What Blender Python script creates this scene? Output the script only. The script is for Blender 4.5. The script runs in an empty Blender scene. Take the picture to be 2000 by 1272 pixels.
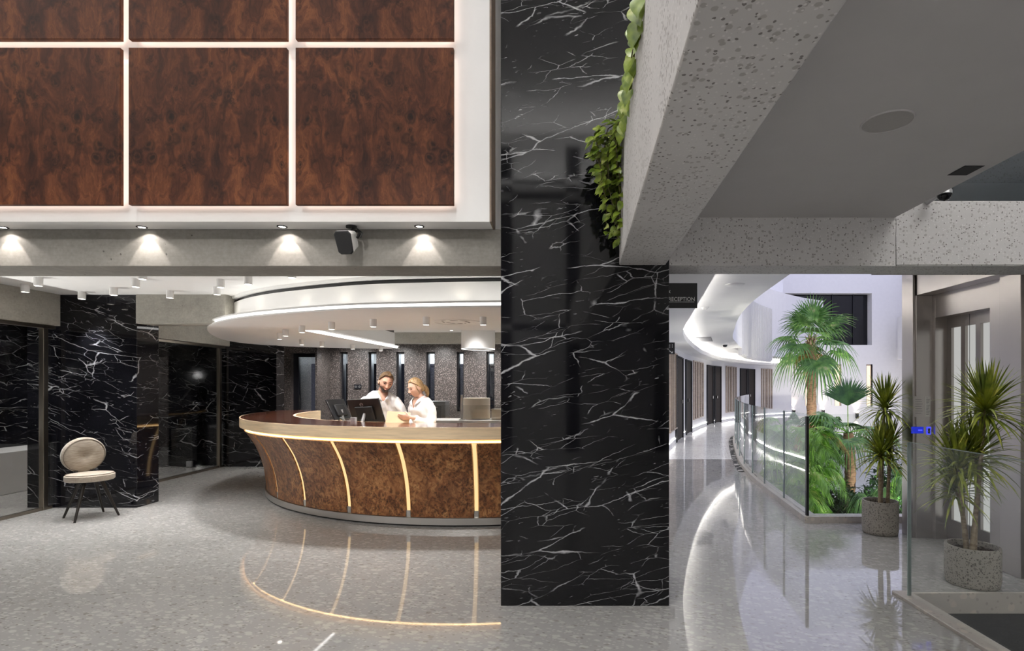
import bpy, bmesh, math, random
from mathutils import Vector, Matrix, Quaternion
from mathutils import noise as mnoise

PI = math.pi
SC = bpy.context.scene
COL = SC.collection
R = math.radians
FX, CX, CY, EYE = 1060.0, 1100.0, 755.0, 1.45      # focal length and principal point in 2000 x 1272 pixels, eye height in metres


def at(px, py, Y):
    return Vector(((px - CX) / FX * Y, Y, EYE + (CY - py) / FX * Y))


# ------------------------------------------------------------------ objects
def tag(o, label=None, cat=None, group=None, kind=None):
    if label: o['label'] = label
    if cat: o['category'] = cat
    if group: o['group'] = group
    if kind: o['kind'] = kind
    return o


def thing(name, label, cat, loc=(0, 0, 0), rz=0.0, group=None):
    o = bpy.data.objects.new(name, None)
    COL.objects.link(o)
    o.location = loc
    o.rotation_euler = (0, 0, rz)
    o.empty_display_size = 0.1
    return tag(o, label, cat, group)


def children(o):
    return [c for c in COL.objects if c.parent == o]


def copy_tree(o, parent=None):
    kids = list(o.children)
    c = o.copy()
    COL.objects.link(c)
    if parent is not None:
        c.parent = parent
        c.matrix_parent_inverse = o.matrix_parent_inverse.copy()
    for k in kids:
        copy_tree(k, c)
    return c


class MB:
    """Collects vertices and faces; build() links them as one mesh object."""

    def __init__(self):
        self.v = []
        self.f = []

    def add(self, vs, fs):
        n = len(self.v)
        self.v += [tuple(p) for p in vs]
        self.f += [tuple(i + n for i in q) for q in fs]
        return self

    def box(self, x0, y0, z0, x1, y1, z1):
        vs = [(x0, y0, z0), (x1, y0, z0), (x1, y1, z0), (x0, y1, z0), (x0, y0, z1), (x1, y0, z1), (x1, y1, z1), (x0, y1, z1)]
        return self.add(vs, [(3, 2, 1, 0), (4, 5, 6, 7), (0, 1, 5, 4), (1, 2, 6, 5), (2, 3, 7, 6), (3, 0, 4, 7)])

    def obox(self, c, s, rot):
        """box with centre c, size s, 3x3 rotation"""
        c = Vector(c)
        hs = Vector(s) / 2
        vs = []
        for sz in (-1, 1):
            for sx, sy in ((-1, -1), (1, -1), (1, 1), (-1, 1)):
                vs.append(c + rot @ Vector((sx * hs.x, sy * hs.y, sz * hs.z)))
        return self.add(vs, [(3, 2, 1, 0), (4, 5, 6, 7), (0, 1, 5, 4), (1, 2, 6, 5), (2, 3, 7, 6), (3, 0, 4, 7)])

    def prism(self, poly, z0, z1):
        n = len(poly)
        a = sum(poly[i][0] * poly[(i + 1) % n][1] - poly[(i + 1) % n][0] * poly[i][1] for i in range(n))
        if a < 0:
            poly = poly[::-1]
        vs = [(p[0], p[1], z0) for p in poly] + [(p[0], p[1], z1) for p in poly]
        fs = [tuple(range(n - 1, -1, -1)), tuple(range(n, 2 * n))]
        fs += [(i, (i + 1) % n, n + (i + 1) % n, n + i) for i in range(n)]
        return self.add(vs, fs)

    def loft(self, rings, cap=True, close=False):
        n = len(rings[0])
        m = len(rings)
        vs = [p for r in rings for p in r]
        fs = []
        for i in range(m - (0 if close else 1)):
            j = (i + 1) % m
            for k in range(n):
                k2 = (k + 1) % n
                fs.append((i * n + k, i * n + k2, j * n + k2, j * n + k))
        if cap and not close:
            fs.append(tuple(range(n - 1, -1, -1)))
            fs.append(tuple((m - 1) * n + k for k in range(n)))
        return self.add(vs, fs)

    def tube(self, pts, r, n=8, cap=True, squash=None):
        pts = [Vector(p) for p in pts]
        rs = r if isinstance(r, (list, tuple)) else [r] * len(pts)
        rings = []
        prev = None
        for i, p in enumerate(pts):
            if i == 0: d = pts[1] - pts[0]
            elif i == len(pts) - 1: d = pts[-1] - pts[-2]
            else: d = (pts[i + 1] - pts[i]).normalized() + (pts[i] - pts[i - 1]).normalized()
            if d.length < 1e-9: d = Vector((0, 0, 1))
            d.normalize()
            if prev is None:
                u = d.orthogonal().normalized() if abs(d.z) > .9 else d.cross(Vector((0, 0, 1))).normalized()
            else:
                u = (prev - d * prev.dot(d))
                u = u.normalized() if u.length > 1e-6 else d.orthogonal().normalized()
            prev = u
            w = d.cross(u)
            sq = squash or (1, 1)
            rings.append([p + (u * math.cos(2 * PI * k / n) * sq[0] + w * math.sin(2 * PI * k / n) * sq[1]) * rs[i] for k in range(n)])
        return self.loft(rings, cap)

    def lathe(self, prof, n=32, a0=0.0, a1=2 * PI, c=(0, 0, 0), closed_profile=False):
        """profile of (radius, z); full or partial revolution about the vertical through c"""
        full = abs(a1 - a0 - 2 * PI) < 1e-6
        m = len(prof)
        steps = n if full else n + 1
        vs = []
        for i in range(steps):
            a = a0 + (a1 - a0) * i / n
            for (r, z) in prof:
                vs.append((c[0] + r * math.cos(a), c[1] + r * math.sin(a), c[2] + z))
        fs = []
        for i in range(n):
            j = (i + 1) % steps
            for k in range(m if closed_profile else m - 1):
                k2 = (k + 1) % m
                fs.append((i * m + k, j * m + k, j * m + k2, i * m + k2))
        if closed_profile and not full:
            fs.append(tuple(range(m - 1, -1, -1)))
            fs.append(tuple((steps - 1) * m + k for k in range(m)))
        return self.add(vs, fs)

    def cyl(self, c, r, z0, z1, n=24):
        return self.lathe([(0.0001, z0), (r, z0), (r, z1), (0.0001, z1)], n, c=(c[0], c[1], 0))

    def ell(self, c, r, nu=16, nv=10, rot=None, keep=None):
        c = Vector(c)
        vs = []
        for j in range(nv + 1):
            t = PI * j / nv
            for i in range(nu):
                a = 2 * PI * i / nu
                p = Vector((r[0] * math.sin(t) * math.cos(a), r[1] * math.sin(t) * math.sin(a), r[2] * math.cos(t)))
                if rot is not None: p = rot @ p
                vs.append(c + p)
        fs = []
        for j in range(nv):
            for i in range(nu):
                i2 = (i + 1) % nu
                fs.append((j * nu + i, (j + 1) * nu + i, (j + 1) * nu + i2, j * nu + i2))
        return self.add(vs, fs)

    def ribbon_wall(self, path, t, z0, z1):
        """a wall of thickness t to the left of an open 2-D path"""
        off = offset_path(path, t)
        return self.prism(list(path) + off[::-1], z0, z1)

    def mesh(self, name, origin=(0, 0, 0)):
        o = Vector(origin)
        me = bpy.data.meshes.new(name)
        me.from_pydata([tuple(Vector(p) - o) for p in self.v], [], self.f)
        bm = bmesh.new()
        bm.from_mesh(me)
        bmesh.ops.remove_doubles(bm, verts=bm.verts, dist=1e-5)
        bmesh.ops.recalc_face_normals(bm, faces=bm.faces)
        bm.to_mesh(me)
        bm.free()
        return me

    def build(self, name, material, parent=None, origin=None, smooth=None, bevel=0.0, fix=True, seg=2):
        """parent given: vertices are in the parent's local frame. Otherwise they are world and the object sits at origin."""
        o0 = Vector((0, 0, 0)) if parent is not None or origin is None else Vector(origin)
        if fix:
            me = self.mesh(name, o0)
        else:
            me = bpy.data.meshes.new(name)
            me.from_pydata([tuple(Vector(p) - o0) for p in self.v], [], self.f)
        me.materials.append(material)
        o = bpy.data.objects.new(name, me)
        COL.objects.link(o)
        if parent is not None: o.parent = parent
        else: o.location = o0
        if smooth is not None:
            me.shade_smooth()
            if smooth < 179: me.set_sharp_from_angle(angle=R(smooth))
        if bevel:
            b = o.modifiers.new('bevel', 'BEVEL')
            b.width = bevel
            b.segments = seg
            b.limit_method = 'ANGLE'
            b.angle_limit = R(40)
            if smooth is None:
                me.shade_smooth()
                me.set_sharp_from_angle(angle=R(31))
        return o


def offset_path(path, t):
    out = []
    n = len(path)
    for i in range(n):
        a = Vector(path[max(i - 1, 0)]).to_2d()
        b = Vector(path[min(i + 1, n - 1)]).to_2d()
        d = (b - a).normalized()
        nrm = Vector((-d.y, d.x))
        p = Vector(path[i]).to_2d() + nrm * t
        out.append((p.x, p.y))
    return out


def offset_poly(poly, t):
    n = len(poly)
    out = []
    for i in range(n):
        a, b = Vector(poly[i - 1]).to_2d(), Vector(poly[(i + 1) % n]).to_2d()
        d = (b - a).normalized()
        p = Vector(poly[i]).to_2d() + Vector((-d.y, d.x)) * t
        out.append((p.x, p.y))
    return out


def spline(pts, k=6, closed=False):
    """Catmull-Rom through 2-D or 3-D points"""
    P = [Vector(p) for p in pts]
    n = len(P)
    out = []
    rng = n if closed else n - 1
    for i in range(rng):
        p1, p2 = P[i], P[(i + 1) % n]
        p0 = P[i - 1] if (i > 0 or closed) else p1 + (p1 - p2)
        p3 = P[(i + 2) % n] if (i + 2 < n or closed) else p2 + (p2 - p1)
        for s in range(k):
            t = s / k
            out.append(0.5 * ((2 * p1) + (p2 - p0) * t + (2 * p0 - 5 * p1 + 4 * p2 - p3) * t * t + (3 * p1 - p0 - 3 * p2 + p3) * t ** 3))
    if not closed: out.append(P[-1])
    return [tuple(p) for p in out]


def path_at_y(path, y):
    for a, b in zip(path, path[1:]):
        if (a[1] - y) * (b[1] - y) <= 0 and a[1] != b[1]:
            t = (y - a[1]) / (b[1] - a[1])
            return a[0] + (b[0] - a[0]) * t
    return path[0][0] if y < path[0][1] else path[-1][0]


def path_len(path):
    return sum((Vector(b) - Vector(a)).length for a, b in zip(path, path[1:]))


def path_point(path, s):
    """point and unit tangent at arc length s"""
    for a, b in zip(path, path[1:]):
        a, b = Vector(a), Vector(b)
        l = (b - a).length
        if s <= l:
            return a + (b - a) * (s / l), (b - a).normalized()
        s -= l
    a, b = Vector(path[-2]), Vector(path[-1])
    return b, (b - a).normalized()


def sub_path(path, s0, s1, n=8):
    return [tuple(path_point(path, s0 + (s1 - s0) * i / n)[0]) for i in range(n + 1)]


# ------------------------------------------------------------------ materials
class Mat:
    def __init__(self, name):
        self.m = bpy.data.materials.new(name)
        self.m.use_nodes = True
        self.nt = self.m.node_tree
        self.nt.nodes.clear()
        self.out = self.nt.nodes.new('ShaderNodeOutputMaterial')

    def n(self, typ, ins=None, **props):
        nd = self.nt.nodes.new('ShaderNode' + typ)
        for k, v in props.items():
            setattr(nd, k, v)
        for k, v in (ins or {}).items():
            s = nd.inputs[k]
            if isinstance(v, tuple) and len(v) == 2 and isinstance(v[0], bpy.types.Node):
                self.nt.links.new(v[0].outputs[v[1]], s)
            elif isinstance(v, bpy.types.Node):
                self.nt.links.new(v.outputs[0], s)
            else:
                s.default_value = v
        return nd

    def coords(self, scale=(1, 1, 1), rot=(0, 0, 0), loc=(0, 0, 0), which='Object'):
        tc = self.n('TexCoord')
        return self.n('Mapping', {'Vector': (tc, which), 'Scale': scale, 'Rotation': rot, 'Location': loc})

    def noise(self, vec, scale, detail=4.0, rough=.55, dist=0.0, out='Fac'):
        nd = self.n('TexNoise', {'Vector': vec, 'Scale': scale, 'Detail': detail, 'Roughness': rough, 'Distortion': dist})
        return (nd, 'Color' if out == 'Color' else 'Fac')

    def vor(self, vec, scale, feature='F1', rnd=1.0):
        return self.n('TexVoronoi', {'Vector': vec, 'Scale': scale, 'Randomness': rnd}, feature=feature)

    def ramp(self, fac, stops, interp='LINEAR'):
        nd = self.n('ValToRGB', {'Fac': fac})
        cr = nd.color_ramp
        cr.interpolation = interp
        while len(cr.elements) < len(stops):
            cr.elements.new(0.5)
        for e, (p, c) in zip(cr.elements, stops):
            e.position = p
            if not isinstance(c, (tuple, list)): c = (c, c, c)
            e.color = tuple(c) + (1.0,) if len(c) == 3 else c
        return (nd, 'Color')

    def math(self, op, a, b=0.0, clamp=False):
        return self.n('Math', {0: a, 1: b}, operation=op, use_clamp=clamp)

    def vmath(self, op, a, b=(0, 0, 0)):
        return self.n('VectorMath', {0: a, 1: b}, operation=op)

    def warp(self, vec, scale, amt, detail=3.0):
        c = self.noise(vec, scale, detail, out='Color')
        s = self.n('VectorMath', {0: c, 1: (.5, .5, .5)}, operation='SUBTRACT')
        s2 = self.n('VectorMath', {0: s, 'Scale': amt}, operation='SCALE')
        return self.n('VectorMath', {0: vec, 1: s2}, operation='ADD')

    def mix(self, fac, a, b, blend='MIX'):
        nd = self.n('Mix', data_type='RGBA', blend_type=blend)
        for idx, v in ((0, fac), (6, a), (7, b)):
            s = nd.inputs[idx]
            if isinstance(v, tuple) and len(v) == 2 and isinstance(v[0], bpy.types.Node):
                self.nt.links.new(v[0].outputs[v[1]], s)
            elif isinstance(v, bpy.types.Node):
                self.nt.links.new(v.outputs[0], s)
            elif isinstance(v, (tuple, list)):
                s.default_value = tuple(v) + (1.0,) if len(v) == 3 else v
            else:
                s.default_value = v if idx == 0 else (v, v, v, 1)
        return (nd, 2)

    def bump(self, height, strength=.3, dist=.01):
        return (self.n('Bump', {'Height': height, 'Strength': strength, 'Distance': dist}), 'Normal')

    def done(self, color, rough=.5, metal=0.0, normal=None, **extra):
        b = self.n('BsdfPrincipled')
        vals = {'Base Color': color, 'Roughness': rough, 'Metallic': metal}
        vals.update(extra)
        if normal is not None: vals['Normal'] = normal
        for k, v in vals.items():
            s = b.inputs[k]
            if isinstance(v, tuple) and len(v) == 2 and isinstance(v[0], bpy.types.Node):
                self.nt.links.new(v[0].outputs[v[1]], s)
            elif isinstance(v, bpy.types.Node):
                self.nt.links.new(v.outputs[0], s)
            elif isinstance(v, tuple) and len(v) == 3:
                s.default_value = v + (1.0,)
            else:
                s.default_value = v
        self.nt.links.new(b.outputs[0], self.out.inputs[0])
        return self.m


def plain(name, color, rough=.5, metal=0.0, var=0.06, scale=6.0, **extra):
    """a plain surface with a faint procedural variation"""
    m = Mat(name)
    f = m.noise(m.coords(), scale, 3.0)
    lo = tuple(c * (1 - var) for c in color)
    hi = tuple(min(1, c * (1 + var)) for c in color)
    return m.done(m.ramp(f, [(.3, lo), (.7, hi)]), rough, metal, **extra)


def emit(name, color, strength):
    m = Mat(name)
    e = m.n('Emission', {'Color': tuple(color) + (1,), 'Strength': strength})
    m.nt.links.new(e.outputs[0], m.out.inputs[0])
    return m.m


def glass_mat(name, tint=(1, 1, 1), ior=1.5, rough=0.0):
    m = Mat(name)
    # Schlick reflectance, the same from both sides of the sheet
    f0 = ((ior - 1) / (ior + 1)) ** 2
    fc = m.n('LayerWeight', {'Blend': .5})
    p5 = m.math('POWER', (fc, 'Facing'), 5.0)
    fr = m.n('MapRange', {'Value': p5, 1: 0.0, 2: 1.0, 3: f0, 4: 1.0})
    t = m.n('BsdfTransparent', {'Color': tuple(tint) + (1,)})
    g = m.n('BsdfGlossy', {'Color': (1, 1, 1, 1), 'Roughness': rough})
    x = m.n('MixShader', {0: fr, 1: t, 2: g})
    m.nt.links.new(x.outputs[0], m.out.inputs[0])
    return m.m


def marble(name, scale=1.0, base=(.0038, .0038, .0048), vein=(.62, .62, .64), rot=.35, amount=1.0):
    m = Mat(name)
    co = m.coords((scale, scale, scale * 1.6), (0, rot, 0))
    w2 = m.warp(m.warp(co, 3.5, .10, 2.0), 16.0, .030, 4.0)
    # thin branching cracks: borders of stretched cells, of varying width, broken up by masks
    def cracks(src, sc, width, lo, hi, mscale, off, strength):
        p = m.n('Mapping', {'Vector': src, 'Location': off})
        v0 = m.vor(p, sc, 'DISTANCE_TO_EDGE')
        wd = m.n('MapRange', {'Value': m.noise(p, mscale * 2.5, 3.0, .6), 1: .36, 2: .68, 3: width * .15, 4: width})
        v = m.ramp(m.math('DIVIDE', (v0, 'Distance'), wd), [(0.0, strength), (.5, strength * .5), (1.0, 0.0)])
        k = m.ramp(m.noise(m.n('Mapping', {'Vector': p, 'Location': (2.2, 4.1, 1.3)}), mscale, 3.0, .6), [(lo, 0.0), (hi, 1.0)])
        return m.mix(1.0, v, k, 'MULTIPLY')
    dg = m.n('Mapping', {'Vector': w2, 'Rotation': (.1, .25, .1), 'Scale': (.50, .50, 1.1)})
    dg2 = m.n('Mapping', {'Vector': w2, 'Rotation': (.1, -.65, .2), 'Scale': (.48, .48, 1.1)})
    dg3 = m.n('Mapping', {'Vector': w2, 'Rotation': (.1, .02, .2), 'Scale': (.55, .55, 1.4)})
    a = m.mix(1.0, cracks(dg, 2.0, .020, .50, .57, 2.4, (0, 0, 0), .95), cracks(dg2, 2.5, .018, .51, .58, 2.6, (5, 2, 3), .9), 'ADD')
    b = m.mix(1.0, cracks(dg3, 4.8, .020, .51, .58, 3.6, (1, 8, 2), .75), cracks(dg2, 7.5, .026, .53, .60, 3.8, (7, 3, 9), .7), 'ADD')
    # short flecks
    st = m.n('Mapping', {'Vector': w2, 'Scale': (.55, .55, 2.6), 'Rotation': (0, -.3, 0)})
    v3 = m.ramp(m.noise(st, 26.0, 2.0, .5), [(.70, 0.0), (.74, .6)])
    k3 = m.ramp(m.noise(co, 3.0, 2.0), [(.50, 0.0), (.60, 1.0)])
    c = m.mix(1.0, v3, k3, 'MULTIPLY')
    s = m.mix(1.0, m.mix(1.0, a, b, 'ADD'), c, 'ADD')
    cloud = m.ramp(m.noise(co, 1.7, 4.0), [(.3, base), (.75, tuple(x * 2.6 for x in base))])
    col = m.mix(m.math('MULTIPLY', s, amount, True), cloud, vein)
    return m.done(col, .06, **{'Specular IOR Level': .5})


def burl(name, dark, mid, light, scale=1.0, grain=1.0, eyes=1.0, rough=.3, stretch=.45, coat=.3, spec=.5, eye_sc=12.0, eye_lo=.5):
    m = Mat(name)
    co = m.coords((scale, scale, scale * stretch))
    w = m.warp(co, 2.2, .55, 4.0)
    w = m.warp(w, 6.0, .16, 3.0)
    f = m.noise(w, 4.0 * grain, 8.0, .62, 1.2)
    fine = m.noise(m.n('Mapping', {'Vector': w, 'Scale': (9, 9, 1.6)}), 9.0 * grain, 3.0)
    base = m.ramp(f, [(.30, dark), (.47, mid), (.66, light)])
    base = m.mix(m.ramp(fine, [(.35, .0), (.7, .45)]), base, m.mix(.5, dark, mid))
    # eyes of the burl: clusters of small dark rings with a pale iris
    ec = m.n('Mapping', {'Vector': m.warp(m.coords(), 7.0, .05), 'Scale': (1, 1, .8)})
    for q, (es, lo) in enumerate(((eye_sc, eye_lo), (eye_sc * 1.9, eye_lo + .02))):
        ev = m.vor(m.warp(m.n('Mapping', {'Vector': ec, 'Location': (q * 3.1, q, q * 2.2)}), es * 1.2, .35 / es), es)
        er = m.ramp((ev, 'Distance'), [(.0, 1.0), (.12, .85), (.21, .25), (.30, .70), (.46, .0)])
        ek = m.ramp(m.noise(m.n('Mapping', {'Vector': m.coords(), 'Location': (q * 5, 2, 1)}), 5.0 if q else 3.4, 3.0, .6), [(lo, .0), (lo + .09, eyes)])
        base = m.mix(m.mix(1.0, er, ek, 'MULTIPLY'), base, tuple(c * .40 for c in dark))
    col = base
    streak = m.ramp(m.noise(m.n('Mapping', {'Vector': m.warp(m.coords(), 2.0, .12), 'Scale': (7, 7, .9)}), 1.0, 3.0), [(.36, (.55, .50, .50)), (.52, (1, 1, 1))])
    col = m.mix(.7, col, m.mix(1.0, col, streak, 'MULTIPLY'))
    cl = m.ramp(m.noise(co, 1.3, 3.0), [(.3, (.62, .58, .58)), (.7, (1.0, 1.0, 1.0))])
    col = m.mix(1.0, col, cl, 'MULTIPLY')
    return m.done(col, rough, **{'Coat Weight': coat, 'Coat Roughness': .12, 'Specular IOR Level': spec})


def speckle(name, base, flecks, scale, dens=.5, rough=.6, coat=0.0, stretch=(1, 1, 1), edge=.1):
    """stone aggregate: chips of a few colours in a matrix"""
    m = Mat(name)
    co = m.coords(stretch)
    cl = m.ramp(m.noise(co, 2.0, 4.0), [(.3, tuple(c * .92 for c in base)), (.7, tuple(min(1, c * 1.07) for c in base))])
    col = cl
    for i, (c, sc, size) in enumerate(flecks):
        v = m.vor(m.n('Mapping', {'Vector': m.warp(co, scale * sc * .8, .5 / (scale * sc)), 'Location': (i * 3.7, i * 1.9, i * 5.3)}), scale * sc)
        r = m.n('SeparateColor', {'Color': (v, 'Color')})
        sel = m.ramp((r, 0), [(1 - dens - .02, 0.0), (1 - dens, 1.0)])
        ins = m.ramp((v, 'Distance'), [(size - edge * size, 1.0), (size + edge * size, 0.0)])
        col = m.mix(m.mix(1.0, sel, ins, 'MULTIPLY'), col, c)
    return m.done(col, rough, **{'Coat Weight': coat, 'Coat Roughness': .05})


M = {}
M['marble'] = marble('black_marble', 1.0, amount=.82)
M['marble_wall'] = marble('black_marble_wall', 1.0, base=(.004, .004, .0055), rot=-.4, amount=.85)
M['walnut_panel'] = burl('walnut_burl_panel', (.020, .0050, .0022), (.098, .028, .0105), (.235, .078, .026), 1.9, 1.0, .95, .52, .45, 0.0, .22, 11.0, .50)
M['burl_counter'] = burl('counter_burl', (.075, .024, .009), (.31, .128, .047), (.60, .31, .125), 2.6, 1.25, .95, .38, .8, .12, .4, 24.0, .42)
M['walnut_top'] = burl('walnut_counter_top', (.030, .009, .005), (.105, .034, .018), (.20, .075, .040), 1.6, 1.0, .3, .16, 1.0, .6)


def oak(name, col, scale=1.0, rough=.42):
    m = Mat(name)
    co = m.coords((scale * 1.2, scale * 1.2, scale * 22))
    f = m.noise(m.warp(co, 1.5, .5), 2.2, 5.0, .6)
    c = m.ramp(f, [(.3, tuple(x * .80 for x in col)), (.55, col), (.75, tuple(min(1, x * 1.14) for x in col))])
    return m.done(c, rough)


M['oak'] = oak('light_oak', (.82, .63, .41))
M['bronze_wood'] = oak('brown_wood_edge', (.20, .14, .095), .6)


def concrete(name, base, pits=1.0):
    m = Mat(name)
    co = m.coords()
    big = m.noise(m.n('Mapping', {'Vector': co, 'Scale': (1, 1, 2.2)}), 1.6, 6.0, .6)
    fine = m.noise(co, 42.0, 4.0, .6)
    grain = m.noise(m.n('Mapping', {'Vector': co, 'Scale': (1.5, 1.5, 26)}), 3.0, 3.0)
    c = m.ramp(big, [(.28, tuple(x * .72 for x in base)), (.55, base), (.75, tuple(min(1, x * 1.22) for x in base))])
    mid = m.noise(m.warp(co, 4.0, .1), 9.0, 5.0, .65)
    c = m.mix(.45, c, m.ramp(mid, [(.32, tuple(x * .62 for x in base)), (.52, base), (.70, tuple(min(1, x * 1.30) for x in base))]))
    c = m.mix(.40, c, m.ramp(fine, [(.3, tuple(x * .7 for x in base)), (.7, tuple(min(1, x * 1.25) for x in base))]))
    c = m.mix(.12, c, m.ramp(grain, [(.35, tuple(x * .7 for x in base)), (.65, tuple(min(1, x * 1.2) for x in base))]))
    v = m.vor(m.warp(co, 14, .04), 17.0)
    r = m.n('SeparateColor', {'Color': (v, 'Color')})
    pit = m.mix(1.0, m.ramp((v, 'Distance'), [(.07, 1.0), (.13, 0.0)]), m.ramp((r, 0), [(.78, 0.0), (.8, 1.0)]), 'MULTIPLY')
    c = m.mix(m.math('MULTIPLY', pit, .8 * pits), c, tuple(x * .25 for x in base))
    return m.done(c, .8, normal=m.bump(fine, .12, .004))


M['concrete'] = concrete('board_marked_concrete', (.27, .255, .23))
M['concrete_pale'] = concrete('pale_concrete', (.40, .385, .34), .6)
M['terrazzo_dark'] = speckle('dark_terrazzo_wall', (.060, .050, .047),
                             [((.26, .22, .20), 1.0, .36), ((.030, .026, .025), .9, .5), ((.62, .57, .53), 1.15, .25)], 52, .42, .35, .15)
M['terrazzo_grey'] = speckle('grey_terrazzo', (.60, .585, .575),
                             [((.20, .185, .175), 1.0, .27), ((.42, .40, .385), .7, .35), ((.70, .68, .67), 1.3, .3)], 60, .38, .6)


def floor_stone(name, base, rough, seam=True, lighten=1.0):
    m = Mat(name)
    co = m.coords((1, 1, 1), (0, 0, .25))
    cl = m.ramp(m.noise(co, 1.2, 5.0), [(.3, tuple(c * .90 for c in base)), (.7, tuple(min(1, c * 1.06) for c in base))])
    col = cl
    for i, (c, sc, size, dens) in enumerate([((.50, .485, .46), 16, .42, .5), ((.27, .25, .23), 17, .33, .20), ((.20, .185, .17), 30, .30, .18), ((.50, .48, .46), 40, .4, .30)]):
        st = m.n('Mapping', {'Vector': m.warp(co, sc * .7, .6 / sc), 'Scale': (1, 1.9, 1), 'Location': (i * 3.1, i * 2.3, 0)})
        v = m.vor(st, sc)
        r = m.n('SeparateColor', {'Color': (v, 'Color')})
        k = m.mix(1.0, m.ramp((v, 'Distance'), [(size * .8, 1.0), (size * 1.15, 0.0)]), m.ramp((r, 0), [(1 - dens - .02, 0.0), (1 - dens, 1.0)]), 'MULTIPLY')
        col = m.mix(m.math('MULTIPLY', k, .75), col, tuple(x * lighten for x in c))
    if seam:
        tc = m.coords()
        b = m.n('TexBrick', {'Vector': tc, 'Color1': (1, 1, 1, 1), 'Color2': (1, 1, 1, 1), 'Mortar': (0, 0, 0, 1), 'Scale': 1.0, 'Mortar Size': .0016,
                             'Brick Width': 1.2, 'Row Height': 1.2, 'Bias': 0.0}, offset=0.0)
        col = m.mix(m.math('MULTIPLY', (b, 'Fac'), .25), col, (.30, .28, .26))
    rg = m.n('MapRange', {'Value': m.noise(co, 5.0, 3.0), 1: .3, 2: .7, 3: rough * .8, 4: rough * 1.3})
    # slabs laid a hair out of level, as polished stone is
    bmp = m.bump(m.noise(m.coords(), 1.1, 1.0), .035, .02)
    return m.done(col, rg, normal=bmp, **{'Specular IOR Level': .85})


M['floor'] = floor_stone('polished_terrazzo_floor', (.37, .362, .352), .034)
M['floor_corridor'] = floor_stone('pale_corridor_floor', (.80, .795, .78), .16, True, 1.15)
M['stone_trim'] = speckle('beige_stone_trim', (.50, .46, .42), [((.58, .52, .46), .5, .4), ((.40, .36, .33), 1, .3)], 30, .4, .3)
M['white'] = plain('white_paint', (.80, .795, .785), .6, var=.012)
M['ceiling_white'] = plain('ceiling_paint', (.83, .825, .815), .7, var=.01)
M['ceiling_shaded'] = plain('shaded_ceiling_paint', (.55, .535, .53), .7, var=.015)  # grey stands in for shade on white ceiling paint
M['white_satin'] = plain('white_satin', (.82, .815, .80), .35, var=.01)
M['hall_grey'] = plain('hall_plaster', (.62, .615, .61), .75, var=.03)
M['grille'] = plain('speaker_grille', (.40, .385, .37), .7, var=.04, scale=160)


def steel(name, base=(.55, .53, .51), rough=.27, horiz=False):
    m = Mat(name)
    co = m.coords((1.5, 1.5, 420) if horiz else (420, 420, 6))
    f = m.noise(co, 3.0, 3.0)
    c = m.ramp(f, [(.3, tuple(x * .985 for x in base)), (.7, tuple(min(1, x * 1.01) for x in base))])
    rr = m.n('MapRange', {'Value': f, 1: .3, 2: .7, 3: rough * .98, 4: rough * 1.02})
    return m.done(c, rr, 1.0)


M['steel'] = steel('brushed_steel', (.56, .525, .50), .3)
M['steel_dark'] = steel('brushed_steel_door', (.36, .335, .315), .32)
M['base_metal'] = steel('counter_base_metal', (.72, .71, .69), .3, True)
M['bronze'] = steel('bronze_frame', (.30, .265, .22), .28)
M['chrome'] = plain('chrome', (.7, .7, .7), .12, 1.0, var=.01)
M['black'] = plain('black_plastic', (.010, .010, .011), .35, var=.1)
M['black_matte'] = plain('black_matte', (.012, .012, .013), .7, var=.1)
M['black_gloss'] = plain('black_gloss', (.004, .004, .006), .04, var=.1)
M['sign_black'] = plain('sign_black', (.006, .0055, .005), .5, var=.05)
M['sign_white'] = plain('sign_lettering', (.88, .875, .86), .5, var=.01)
M['frame_black'] = plain('black_window_frame', (.010, .010, .013), .3, var=.1)
M['door_brown'] = oak('dark_brown_door', (.022, .015, .010), .5, .75)
M['pale_screen'] = plain('pale_bronze_screen', (.66, .60, .54), .18, .5, var=.03)
M['bronze_slat'] = oak('pale_bronze_slat', (.42, .34, .27), .5, .35)
M['glass'] = glass_mat('clear_glass', (.95, .965, .96), 1.45)
M['glass_tint'] = glass_mat('grey_tinted_glass', (.88, .88, .87), 1.5)
M['glass_smoke'] = glass_mat('smoked_glass', (.45, .48, .50), 1.5)
M['glass_edge'] = plain('glass_edge', (.30, .36, .35), .1, var=.05)
M['glass_dark'] = glass_mat('dark_glass', (.16, .17, .19), 1.5)
M['led_warm'] = emit('warm_led', (1.0, .66, .30), 2.6)
M['led_strip'] = emit('lit_oak_strip', (1.0, .66, .31), .40)
M['led_panel'] = emit('panel_led', (1.0, .80, .69), 2.6)
M['led_white'] = emit('white_led', (1.0, .975, .94), 1.5)
M['led_up'] = emit('uplight_led', (1.0, .97, .92), 1.7)
M['led_cove'] = emit('cove_led', (1.0, .96, .91), 8.5)
M['lamp_face'] = emit('downlight_lens', (1.0, .93, .83), 4.0)
M['lit_window'] = emit('lit_window_warm', (1.0, .82, .62), .45)
M['lit_glass'] = emit('slit_glass_glow', (.93, .93, .90), .17)  # glow put into the lift slit panes for the lit view behind
M['led_blue'] = emit('blue_led', (.05, .06, 1.0), .6)
M['led_blue_soft'] = emit('blue_display', (.03, .05, .75), .22)
M['carpet'] = plain('charcoal_carpet', (.020, .020, .021), .95, var=.3, scale=120)
M['paper'] = plain('paper', (.62, .60, .56), .7, var=.03)
M['ink'] = plain('ink', (.16, .15, .15), .6, var=.05)
M['folder'] = plain('kraft_folder', (.50, .345, .20), .6, var=.04)
M['cream'] = plain('cream_lacquer', (.60, .545, .46), .45, var=.02)
M['grey_cabinet'] = plain('grey_cabinet', (.11, .11, .11), .45, var=.05)
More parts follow.
